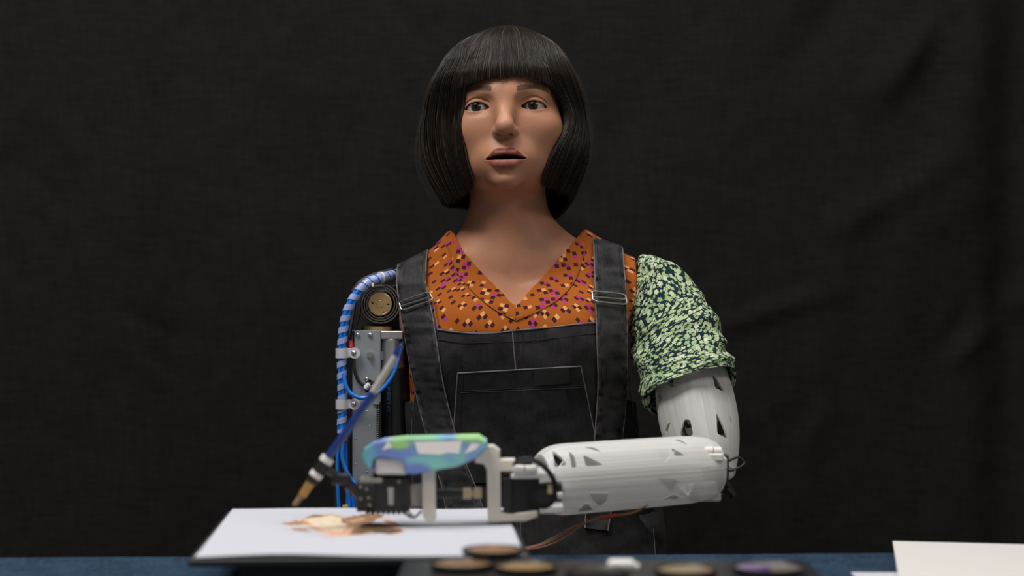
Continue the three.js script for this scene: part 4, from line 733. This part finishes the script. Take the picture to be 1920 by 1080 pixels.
// ---------------- bare metal arm
{
  const at = (px, py, z) => MM(px, py, z), B = (w, h, d, px, py, z, r = 0.8) => box(w, h, d, ...at(px, py, z).toArray(), r);
  const arm = part('metal_arm', [
    plate([[665, 620], [712, 620], [712, 985], [662, 985], [662, 690], [665, 650]].map(p => { const q = at(p[0], p[1], 32); return [q.x, q.y]; }), 2.2, 0.3, [new THREE.Path().absellipse(at(691, 724, 32).x, at(691, 724, 32).y, 4.5, 9, 0, 6.2832, true, -0.3)]).translate(0, 0, 30),
    B(2.4, 262, 44, 714, 803, 10, 0.4), B(2.4, 262, 30, 664, 803, 14, 0.4)], zinc, ROBOT, 'bare metal upper arm of folded sheet with cables and motor');
  part('arm_backing', [B(30, 250, 8, 690, 806, 8), B(60, 262, 10, 740, 800, -14)], blackPart, arm);
  part('shoulder_bracket', [B(62, 60, 14, 722, 575, -22, 3), B(40, 30, 20, 735, 612, -16, 3), B(14, 46, 10, 672, 588, -20, 2), rod(at(760, 560, -10), at(700, 560, -10), 15)], std(new THREE.Color(0.03, 0.03, 0.032), 0.5, 0.4), arm, 'dark shoulder bracket');
  // spiral spring and brass disc
  const sc = at(713, 570, 20), turns = 3.2;
  part('spiral_spring', slab(260, 3, (u, v) => { const th = u * turns * 2 * Math.PI + 1.2, r = lerp(17.5, 28, u), n = V(Math.cos(th), Math.sin(th), 0); return { p: V(sc.x + n.x * r, sc.y + n.y * r, 4 + 20 * v), n, uv: [u, v] }; }, 1.7), std(new THREE.Color(0.16, 0.145, 0.12), 0.4, 0.6), arm, 'coiled dark steel spring');
  const hole = (x, y, r) => new THREE.Path().absarc(x, y, r, 0, 6.2832, true);
  const circle = Array.from({ length: 48 }, (_, i) => [15.2 * Math.cos(i / 48 * 6.2832), 15.2 * Math.sin(i / 48 * 6.2832)]);
  part('brass_disc', [plate(circle, 6, 0.7, [hole(-10.5, 1.2, 1.9), hole(10.8, -0.8, 1.9), [[-1.6, 6.2], [1.6, 6.2], [1.6, 4.4], [-1.6, 4.4]], [[2.6, -8.6], [4.2, -8.2], [5.6, -11.6], [9.4, -9.4], [9.8, -10.4], [5.2, -13.2], [4, -13.6]]]).translate(sc.x, sc.y, 17), rod(V(sc.x, sc.y, 22), V(sc.x, sc.y, 24.8), 4.6, 4.2), rod(V(sc.x, sc.y, 10), V(sc.x, sc.y, 17), 5)], brass, arm, 'round brass spring hub with two holes');
  const gc = at(709, 616, 8), teeth = []; for (let i = 0; i < 40; i++) { const a = i / 40 * 6.2832; teeth.push(box(1.6, 6, 2.4).rotateY(-a).translate(gc.x + 18.5 * Math.cos(a), gc.y, gc.z + 18.5 * Math.sin(a))); }
  part('brass_gear', [rod(V(gc.x, gc.y - 3, gc.z), V(gc.x, gc.y + 3, gc.z), 18.4, 18.4, 40), ...teeth], brass, arm, 'brass gear');
  // motor
  const mc = at(736, 650, 12);
  part('motor_cap', [B(30, 11, 34, 736, 628, 12, 1.5), lathe([[0, -22], [15, -22], [17, -20], [17, -17], [16.4, -16], [16.4, 14], [17, 15], [17, 19], [15.5, 20], [0, 20]], 48).translate(mc.x, at(0, 662, 12).y, mc.z), B(5, 12, 8, 716, 667, 20, 0.6)], alu, arm, 'silver motor head');
  const cc = at(743, 690, 12), y1 = at(0, 690, 12).y, y2 = at(0, 985, 12).y;
  part('actuator', [rod(V(cc.x, y2, 12), V(cc.x, y1, 12), 18, 18, 48), rod(V(cc.x - 6, y2, 30), V(cc.x - 6, y1 - 26, 30), 1.2)], std(new THREE.Color(0.008, 0.008, 0.009), 0.3), arm, 'black actuator cylinder');
  const word = canvasTex(256, 1024, (c, W, H) => { c.fillStyle = '#0b0c0e'; c.fillRect(0, 0, W, H); c.translate(W / 2, H / 2); c.rotate(Math.PI / 2); c.fillStyle = '#1d4361'; c.font = 'bold 215px sans-serif'; c.textAlign = 'center'; c.textBaseline = 'middle'; c.scale(1.28, 1); c.fillText('FESTO', 0, 0); }, false);
  part('lettering', gridGeo(10, 4, (u, v) => { const th = lerp(-0.78, -0.32, u), y = lerp(at(0, 780, 30).y, at(0, 718, 30).y, v); return [cc.x + 18.15 * Math.sin(th), y, 12 + 18.15 * Math.cos(th), u, v]; }), std(0xffffff, 0.35, 0, { map: word }), arm, 'dark blue lettering running down the cylinder');
  const pins = []; for (let i = 0; i < 56; i++) { const y = lerp(758, 948, i / 55); pins.push(new THREE.SphereGeometry(0.62, 8, 6).translate(...at(709.5 - i * 0.05, y, 36).toArray())); }
  part('pin_strip', pins, std(0xc9c4ba, 0.4), arm, 'row of tiny pale pins');
  part('pin_rail', B(5, 150, 3, 710, 860, 33, 0.4), blackPart, arm);
  for (const [px, py] of [[671, 628], [694, 628], [688, 711]]) { const p = at(px, py, 33); part('screw', [lathe([[0, 2.6], [2, 2.3], [3, 1.2], [3.2, 0], [0, 0]], 20).rotateX(Math.PI / 2).translate(p.x, p.y, p.z), box(4, 0.8, 0.6).translate(p.x, p.y, p.z + 2.6)], bright, arm); }
  { const p = at(694, 665, 33); part('nut', [new THREE.CylinderGeometry(4.6, 4.6, 4, 6).rotateX(Math.PI / 2).translate(p.x, p.y, p.z + 1.5), rod(p.clone().setZ(33), p.clone().setZ(41), 2.3)], bright, arm); }
  for (const [px, py] of [[688, 770], [693, 798], [668, 798], [691, 852], [666, 870], [688, 885], [667, 822], [692, 908]]) part('rivet', new THREE.SphereGeometry(0.9, 10, 8).translate(...at(px, py, 32.6).toArray()), bright, arm);
  part('screw', [rod(at(700, 757, 33), at(712, 757, 38), 1.6)], bright, arm);
  // cables
  const blue = std(new THREE.Color(0.012, 0.18, 0.72), 0.28, 0, { clearcoat: 0.3 }), wrapMat = std(new THREE.Color(0.42, 0.52, 0.80), 0.3, 0, { transmission: 0.3, thickness: 0 });
  const bundlePts = [[760, 508, -30], [738, 515, 0], [712, 521, 26], [690, 530, 34], [668, 552, 38], [652, 582, 40], [644, 616, 40], [641, 660, 40], [641, 705, 40], [642, 745, 40], [641, 790, 40], [640, 812, 40]].map(p => at(...p));
  const bc = new THREE.CatmullRomCurve3(bundlePts, false, 'centripetal'), fr = bc.computeFrenetFrames(200, false), off = (t, r, a) => { const i = Math.round(t * 200), c = bc.getPointAt(t); return c.addScaledVector(fr.normals[i], Math.cos(a) * r).addScaledVector(fr.binormals[i], Math.sin(a) * r); };
  for (let k = 0; k < 4; k++) { const pts = []; for (let i = 0; i <= 40; i++) pts.push(off(i / 40, 3.1, k * 1.5708 + i * 0.05)); part('air_hose', tube(pts, 2.9, 120, 10), blue, arm, 'bright blue air hose'); }
  const L = bc.getLength(), ribbon = (t0, t1, pitch, width) => { const n = Math.ceil((t1 - t0) * L / 0.8); return gridGeo(n, 3, (u, v) => { const s = lerp(t0, t1, u), sh = clamp(s + (v - 0.5) * width / L, 0, 1), p = off(sh, 6.6, s * L / pitch * 2 * Math.PI); return [p.x, p.y, p.z]; }); };
  part('spiral_wrap', [ribbon(0.04, 0.33, 9, 7.4), ribbon(0.30, 1.0, 15, 8)], wrapMat, arm, 'pale translucent spiral wrap round the hoses');
  const ring = (t, r, w) => { const i = Math.round(t * 200), c = bc.getPointAt(t), d = bc.getTangentAt(t); return rod(c.clone().addScaledVector(d, -w / 2), c.clone().addScaledVector(d, w / 2), r, r, 24); };
  part('cable_tie', [ring(0.215, 7.6, 2.6), box(3, 5, 3, ...at(699, 534, 40).toArray(), 0.6)], whitePart, arm, 'white cable tie'); part('cable_tie', ring(0.115, 7.4, 1.6), rubber, arm, 'black cable tie');
  for (const [py, n] of [[662, 0], [758, 1]]) {
    const c = at(641, py, 40); const o = part('hose_clamp', [new THREE.CylinderGeometry(8.4, 8.4, 13, 28, 1, true).translate(c.x, c.y, c.z), new THREE.CylinderGeometry(7.4, 7.4, 13, 28, 1, true).translate(c.x, c.y, c.z), box(16, 12.5, 3, ...at(657, py, 41).toArray(), 1.2), rod(at(665, py, 37), at(665, py, 43), 7.4)], std(new THREE.Color(0.62, 0.63, 0.68), 0.45, 0, { transmission: 0.2, thickness: 0 }), arm, 'white plastic hose clamp');
    const p = at(663, py, 43); part('screw', [lathe([[0, 2.4], [2.4, 1.8], [3.6, 0.4], [3.6, 0], [0, 0]], 20).rotateX(Math.PI / 2).translate(p.x, p.y, p.z), box(4.6, 0.9, 0.6).rotateZ(0.5).translate(p.x, p.y, p.z + 2.3), box(0.9, 4.6, 0.6).rotateZ(0.5).translate(p.x, p.y, p.z + 2.3)], bright, arm);
  }
  const hose = (pts, r = 2.7) => part('air_hose', tube(pts.map(p => at(...p)), r, 90, 10), blue, arm, 'bright blue air hose');
  hose([[645, 700, 48], [648, 722, 50], [658, 738, 50], [676, 746, 50], [697, 742, 50], [718, 728, 48], [735, 706, 46], [746, 680, 44], [750, 660, 42], [752, 648, 36]]);
  hose([[641, 800, 38], [636, 830, 38], [633, 865, 38], [633, 905, 38], [636, 960, 36]]); hose([[645, 800, 44], [643, 830, 44], [642, 858, 44], [648, 880, 44], [660, 900, 44], [676, 916, 44], [690, 935, 40]], 2.6); hose([[648, 800, 38], [648, 850, 36], [649, 885, 36], [652, 930, 34], [650, 980, 34]]); hose([[652, 925, 40], [656, 945, 40], [655, 980, 38]]); hose([[662, 930, 40], [664, 950, 40], [662, 980, 38]]);
  hose([[668, 918, 48], [660, 912, 50], [659, 922, 50], [667, 926, 50], [676, 920, 48]], 1.6);
  part('hose_band', rod(at(636, 826, 38).clone(), at(635, 832, 38), 3.1), std(0xb8642a, 0.5), arm, 'orange hose marker'); part('hose_band', rod(at(648, 822, 39), at(648, 827, 39), 3.0), std(0xc0123a, 0.5), arm, 'red hose marker'); part('hose_band', box(8, 5, 6, ...at(648, 950, 38).toArray(), 1), std(0xc9a21c, 0.5), arm, 'yellow hose marker');
  part('hose_fitting', [rod(at(751, 652, 34), at(757, 640, 22), 3.4), rod(at(757, 638, 22), at(748, 628, 16), 3)], rubber, arm); part('hose_fitting', rod(at(751, 656, 38), at(752, 650, 35), 3.6), std(0x2f74b8, 0.35), arm, 'blue fitting ring');
  part('cable', [tube([[676, 552, 20], [672, 590, 22], [664, 620, 26], [659, 642, 30]].map(p => at(...p)), 3, 40, 8), tube([[668, 545, 14], [662, 590, 16], [656, 625, 22], [655, 645, 26]].map(p => at(...p)), 2.4, 40, 8), tube([[662, 548, 10], [676, 530, 8], [700, 517, 2], [736, 508, -14]].map(p => at(...p)), 4, 50, 10), tube([[663, 672, 40], [665, 695, 40], [672, 714, 38], [683, 724, 36]].map(p => at(...p)), 2.2, 40, 8), tube([[694, 722, 38], [700, 717, 42], [708, 718, 44], [716, 724, 44]].map(p => at(...p)), 2.6, 40, 8), tube([[636, 900, 30], [632, 925, 30], [630, 985, 30]].map(p => at(...p)), 4.2, 30, 10)], rubber, arm, 'black cables');
  part('cable_sleeve', rod(at(657, 640, 30), at(658, 654, 34), 3.7), std(0xb02a2a, 0.5), arm, 'red heat-shrink sleeve'); part('cable_sleeve', rod(at(685, 728, 40), at(693, 720, 41), 3.4), whitePart, arm, 'white cable sleeve');
  part('side_plate', B(4, 70, 3, 659, 850, 24, 0.5), blackPart, arm);
  part('elbow_block', [B(70, 40, 50, 715, 995, 10, 5), rod(at(715, 1000, 0), at(730, 1080, 20), 18)], blackPart, arm, 'dark elbow block behind the drawing board');
}
// ---------------------------------------------------------------- table and what lies on it
const TOP = 1.0;
{
  const zb = 0.395, zf = 1.12, x0 = -1.05, x1 = 1.05;
  const t = thing('table', 'long table under a dark blue cloth in front of the robot', 'table', [0, 0, 0]);
  const wood = std(0x5a4a3a, 0.6);
  mesh('tabletop', box(x1 - x0 - 0.02, 0.03, zf - zb - 0.02, 0, TOP - 0.019, (zb + zf) / 2, 0.004), wood, t);
  for (const sx of [-1, 1]) for (const sz of [0, 1]) mesh('leg', box(0.05, TOP - 0.034, 0.05, sx * (x1 - 0.08), (TOP - 0.034) / 2, sz ? zf - 0.08 : zb + 0.08, 0.006), wood, t);
  const weave = dataTex(512, 512, (x, y) => { const v = 0.62 + 0.45 * (noise(x / 2, y / 18, 1) - 0.5) + 0.35 * (noise(x / 18, y / 2, 4) - 0.5) + 0.5 * (fbm(x / 70, y / 45, 7, 3) - 0.45); return [v * 0.97, v, v]; });
  const m = std(new THREE.Color(0.030, 0.064, 0.116), 0.9, 0, { map: weave, bumpMap: weave, bumpScale: 0.0006, specularIntensity: 0.3 });
  // the cloth: flat on top with slight creases, hanging down at every edge
  const drop = 0.26, W = x1 - x0, D = zf - zb, r = 0.012;
  const prof = (q, len) => { const a = len / 2; if (Math.abs(q) <= a) return [q, 0]; const e = Math.abs(q) - a; return [Math.sign(q) * (a + r * Math.min(1, e / r)), -Math.max(0, e - r * 0.4)]; };
  const cloth = slab(150, 90, (u, v) => {
    const qx = (u - 0.5) * (W + 2 * drop), qz = (v - 0.5) * (D + 2 * drop), [x, dx] = prof(qx, W), [z, dz] = prof(qz, D), hang = Math.min(dx, dz);
    const fold = hang < -0.02 ? 0.012 * Math.sin((Math.abs(dz) > Math.abs(dx) ? x : z) * 26) * sstep(0.02, 0.2, -hang) : 0;
    const skew = -0.035 * (x + 0.1) * sstep(0.3, -0.3, z / D);                // its far edge runs a little askew
    const y = TOP + hang + (hang > -0.005 ? 0.0015 * (fbm(x * 9, z * 14, 2, 3) - 0.4) : 0);
    return { p: V(x + (Math.abs(dx) > Math.abs(dz) ? Math.sign(x) * (fold + 0.01) : 0), y, (zb + zf) / 2 + z + skew + (Math.abs(dz) >= Math.abs(dx) && dz < -0.02 ? Math.sign(z) * (fold + 0.01) : 0)), n: V(0, 1, 0), uv: [qx / 0.3, qz / 0.3] };
  }, 0.0015);
  tag(mesh('tablecloth', cloth, m), 'dark blue woven cloth spread over the long table', 'tablecloth');
}
// drawing board on a low box, with the painted sheet
const SH = { y: 1.0505, cx: -0.1515, cz: 0.560, w: 0.3065, d: 0.364, turn: 0.057 };
{
  const b = thing('drawing_board', 'black drawing board raised on a low box under the painted sheet', 'drawing board', [SH.cx, TOP + 0.001, SH.cz]);
  b.rotation.y = SH.turn;
  mesh('board', box(0.318, 0.007, 0.372, 0, 0.0445, 0, 0.002), std(new THREE.Color(0.016, 0.016, 0.017), 0.5), b);
  mesh('box', [box(0.27, 0.040, 0.30, 0.02, 0.0205, 0.005, 0.003)], std(new THREE.Color(0.022, 0.023, 0.025), 0.45, 0.2), b);
  mesh('slot', box(0.024, 0.011, 0.004, 0.035, 0.021, 0.156, 0.001), std(0x050505, 0.6), b);
  for (const x of [0.062, 0.074, 0.086]) mesh('knob', rod(V(x, 0.018, 0.154), V(x, 0.018, 0.164), 0.0042), std(0x8a8d92, 0.3, 0.9), b);
  const paint = canvasTex(1536, 1792, (c, W, H) => {
    const co = Math.cos(SH.turn), si = Math.sin(SH.turn);
    c.fillStyle = '#b7bac4'; c.fillRect(0, 0, W, H);
    const at = (px, py) => { const d = (EYE_Y - SH.y) * FOCAL / (py - 540); const dx = (px - 960) / FOCAL * d - SH.cx, dz = EYE_Z - d - SH.cz; return [((dx * co - dz * si) / SH.w + 0.5) * W, ((dx * si + dz * co) / SH.d + 0.5) * H]; };
    const blob = (pts, col, j = 5) => { c.fillStyle = col; c.beginPath(); const n = pts.length; for (let i = 0; i < n; i++) { const a = at(...pts[i]), b = at(...pts[(i + 1) % n]); for (let t = 0; t < 1; t += 0.06) { const x = lerp(a[0], b[0], t) + rr(-j, j), y = lerp(a[1], b[1], t) + rr(-j, j) * 3; c.lineTo(x, y); } } c.fill(); };
    const P = (pts, col, j) => blob(pts, col, j);
    P([[560, 978], [585, 967], [625, 965], [648, 972], [655, 984], [690, 982], [742, 985], [760, 993], [745, 1000], [700, 999], [660, 1004], [622, 1003], [596, 994], [572, 986]], '#c49a80', 9);
    P([[572, 976], [590, 969], [620, 967], [640, 973], [650, 986], [640, 996], [612, 993], [588, 985]], '#d4c6ae', 7);
    P([[640, 973], [668, 967], [700, 963], [722, 967], [706, 974], [694, 984], [660, 984], [640, 981]], '#876246', 9);
    P([[664, 990], [690, 981], [716, 981], [738, 988], [760, 994], [735, 1000], [690, 998], [668, 1002], [655, 998]], '#69503c', 9);
    P([[700, 990], [735, 990], [757, 995], [730, 999], [704, 997]], '#4e3a2c', 7);
    P([[527, 981], [556, 977], [580, 979], [566, 984], [540, 985]], '#a07656', 8); P([[572, 971], [588, 966], [612, 968], [600, 970], [586, 971]], '#7d5f48', 4); P([[545, 989], [575, 991], [580, 996], [552, 994]], '#a47c62', 5); P([[720, 974], [742, 978], [752, 985], [738, 983], [722, 979]], '#9c7456', 5); P([[588, 1001], [615, 1004], [648, 1006], [610, 1007]], '#bfa597', 5); P([[712, 972], [730, 970], [735, 974], [718, 975]], '#c8a088', 4);
    P([[602, 993], [640, 998], [662, 993], [652, 1003], [622, 1003]], '#cda084', 7); P([[650, 976], [680, 970], [690, 974], [664, 980]], '#ae8566', 6);
    for (let i = 0; i < 420; i++) { const p = at(rr(545, 758), rr(966, 1003)); c.strokeStyle = ['rgba(96,70,52,0.45)', 'rgba(240,200,170,0.45)', 'rgba(140,100,76,0.4)', 'rgba(245,228,205,0.45)', 'rgba(183,186,196,0.8)'][Math.floor(rnd() * 5)]; c.lineWidth = rr(2, 7); c.beginPath(); c.moveTo(p[0], p[1]); c.quadraticCurveTo(p[0] + rr(-40, 40), p[1] + rr(-15, 15), p[0] + rr(-80, 80), p[1] + rr(-25, 25)); c.stroke(); }
  }, false);
  const hgt = (u, v) => 0.0006 + 0.0032 * Math.pow(Math.abs(u - 0.45) * 2, 3) * (1 - v) * 0.5 + 0.003 * Math.exp(-(((u - 0.25) / 0.22) ** 2)) * sstep(0.8, 1, v) + 0.0016 * sstep(0.6, 0, v) * Math.sin(u * 5);
  const sheet = slab(80, 60, (u, v) => ({ p: V((u - 0.5) * SH.w, SH.y - 0.0012 + hgt(u, v), (v - 0.5) * SH.d), n: V(0, 1, 0), uv: [u, 1 - v] }), 0.0006);
  const ps = tag(mesh('painted_sheet', sheet, std(0xffffff, 0.8, 0, { map: paint, specularIntensity: 0.3 })), 'white sheet with a brown and cream painting lying on the drawing board', 'sheet');
  ps.position.set(SH.cx, 0, SH.cz); ps.rotation.y = SH.turn;
}
// paintbrush held by the clamp
{
  const P = (px, py, z = 0.547) => PT(px, py, z), o = thing('paintbrush', 'long paintbrush with dark blue handle and worn golden tip held over the sheet', 'paintbrush', [0, 0, 0]);
  const base = P(553, 949); o.position.copy(base); const R = (px, py, z) => P(px, py, z).sub(base);
  mesh('handle', [rod(R(614, 860), R(700, 737), 0.0044, 0.0042, 20), rod(R(742, 667), R(752, 646), 0.0036, 0.0022, 20), rod(R(700, 737), R(742, 667), 0.0036, 0.0034, 20)], std(new THREE.Color(0.012, 0.035, 0.17), 0.3, 0, { clearcoat: 0.4 }), o);
  mesh('handle_band', rod(R(700, 736), R(742, 668), 0.0042, 0.0038, 20), std(0xaaa7a4, 0.5), o);
  mesh('grip', [rod(R(583, 904), R(615, 859), 0.0062, 0.0066, 20)], std(0x0e0e0f, 0.5), o).userData.label = 'black grip';
  mesh('tape_ring', [rod(R(609.5, 866.5), R(615.5, 858), 0.0071, 0.0071, 20)], std(0xd9d6d2, 0.6), o); mesh('tape_ring', [rod(R(590, 894), R(596, 886), 0.0070, 0.0070, 20)], std(0xd9d6d2, 0.6), o);
  mesh('ferrule', [rod(R(566, 930), R(584, 903), 0.0042, 0.0050, 20)], std(new THREE.Color(0.42, 0.24, 0.07), 0.45, 0.4), o).userData.label = 'paint-stained golden ferrule';
  const hairs = []; for (let i = 0; i < 60; i++) { const a = rr(0, 6.28), q = Math.sqrt(rnd()) * 0.0036, s = R(567, 929), e = R(553, 949); s.add(V(Math.cos(a) * q, 0, Math.sin(a) * q)); e.add(V(Math.cos(a) * q * 0.7, rr(0, 0.003), Math.sin(a) * q * 0.7)); hairs.push(rod(s, e, 0.0006, 0.0003, 5)); }
  mesh('bristles', hairs, std(new THREE.Color(0.30, 0.21, 0.12), 0.8), o);
}
// paint box in front, with its pans
{
  const y = 1.052, z0 = 0.745 + 0.02, z1 = 0.98, X = (px, z) => (px - 960) / FOCAL * (EYE_Z - z);
  const bx = thing('paint_box', 'black paint box with a row of round wells in front of the drawing board', 'paint box', [0.085, TOP + 0.001, 0.872]);
  const black = std(new THREE.Color(0.018, 0.018, 0.019), 0.35);
  mesh('case', box(0.37, 0.050, 0.20, 0, 0.0255, 0, 0.005), black, bx);
  const pan = (px, z, rPx, yy, col, label, extra = {}) => {
    const k = (EYE_Z - z) / FOCAL, r = rPx * k, o = thing('paint_pan', label, 'paint pan', [X(px, z), yy, z], 'paint pans on the black box');
    mesh('rim', lathe([[0, 0], [r * 0.92, 0], [r, 0.0015], [r * 1.02, 0.006], [r * 0.97, 0.0065], [r * 0.95, 0.004], [0, 0.004]], 48), black, o);
    mesh('paint', lathe([[0, 0.004 + (extra.dome ?? 0.002)], [r * 0.5, 0.004 + (extra.dome ?? 0.002) * 0.8], [r * 0.85, 0.0045 + (extra.dome ?? 0.002) * 0.25], [r * 0.945, 0.0045], [r * 0.94, 0.0042]], 48), col, o);
    return o;
  };
  const wet = (r, g, b, rough = 0.25) => std(new THREE.Color(r, g, b), rough, 0, { map: dataTex(64, 64, (x, y) => 0.75 + 0.4 * (fbm(x / 9, y / 9, r * 50, 3) - 0.4)) });
  const yTop = TOP + 0.0515;
  pan(866, 0.83, 58, yTop, wet(0.30, 0.18, 0.09), 'round pan of brown paint, partly under the glossy domed pan');
  pan(986, 0.845, 58, yTop, wet(0.38, 0.25, 0.12), 'round pan of ochre paint beside the brown pan');
  pan(1285, 0.86, 58, yTop - 0.0005, wet(0.34, 0.24, 0.14), 'round pan of dull tan paint between the white block and the lilac pan');
  pan(1440, 0.85, 66, yTop, std(0xffffff, 0.2, 0, { map: canvasTex(128, 128, (c) => { const g = c.createLinearGradient(0, 0, 128, 0); g.addColorStop(0, '#7d776c'); g.addColorStop(0.5, '#8a8286'); g.addColorStop(0.75, '#8f7fa6'); g.addColorStop(1, '#4d3a6e'); c.fillStyle = g; c.fillRect(0, 0, 128, 128); }) }), 'round pan of wet grey and lilac paint');
  pan(1120, 0.875, 60, yTop - 0.0005, std(0x0c0c0d, 0.3), 'round pan of black paint below the white block');
  pan(925, 0.785, 58, TOP + 0.0575, wet(0.33, 0.20, 0.12, 0.12), 'glossy domed pan of brown paint stacked on the others', { dome: 0.005 });
  const w = thing('paint_block', 'small white paint block on the black box', 'paint block', [X(1165, 0.83), TOP + 0.0512, 0.83]);
  mesh('block', [box(0.024, 0.009, 0.016, 0, 0.0045, 0, 0.0035), box(0.012, 0.006, 0.012, 0.010, 0.003, 0.001, 0.0025)], std(0xe6e4e4, 0.5), w);
}
// loose sheets at the end of the table
{
  const S = (name, corner, ang, w, d, y, mat, label) => { const o = tag(mesh(name, slab(40, 30, (u, v) => ({ p: V(u * w, y + 0.0012 * Math.sin(u * 3) * v, v * d), n: V(0, 1, 0), uv: [u, 1 - v] }), 0.0016), mat), label, 'sheet'); o.position.set(corner[0], 0, corner[1]); o.rotation.y = ang; return o; };
  const red = canvasTex(1024, 1024, (c, W) => {
    c.fillStyle = '#cfcecb'; c.fillRect(0, 0, W, W);
    for (let i = 0; i < 90; i++) { const x = W * rr(0.42, 0.8), y = W * rr(0.24, 0.5), L = rr(40, 160); c.strokeStyle = ['#a51c2c', '#c23443', '#7c0f1e', '#d4606a'][Math.floor(rnd() * 4)]; c.lineWidth = rr(6, 26); c.lineCap = 'round'; c.beginPath(); c.moveTo(x, y); c.quadraticCurveTo(x + rr(-20, 20), y + rr(-20, 20), x + L * rr(-0.6, 1), y + L * rr(-0.5, 0.5)); c.stroke(); }
  }, false);
  const c0 = PT(1667, 1008, 0.335);
  S('painted_sheet', [c0.x, c0.z + 0.02], -0.185, 0.42, 0.30, TOP + 0.0105, std(0xffffff, 0.8, 0, { map: red, specularIntensity: 0.3 }), 'white sheet with red brush marks lying over another sheet');
  const c1 = PT(1592, 1077, 0.535);
  S('plain_sheet', [c1.x, c1.z + 0.01], -0.03, 0.30, 0.30, TOP + 0.0045, std(0xc2c2cb, 0.8, 0, { specularIntensity: 0.3 }), 'plain white sheet showing its corner under the sheet with red marks');
}
renderer.render(scene, camera);
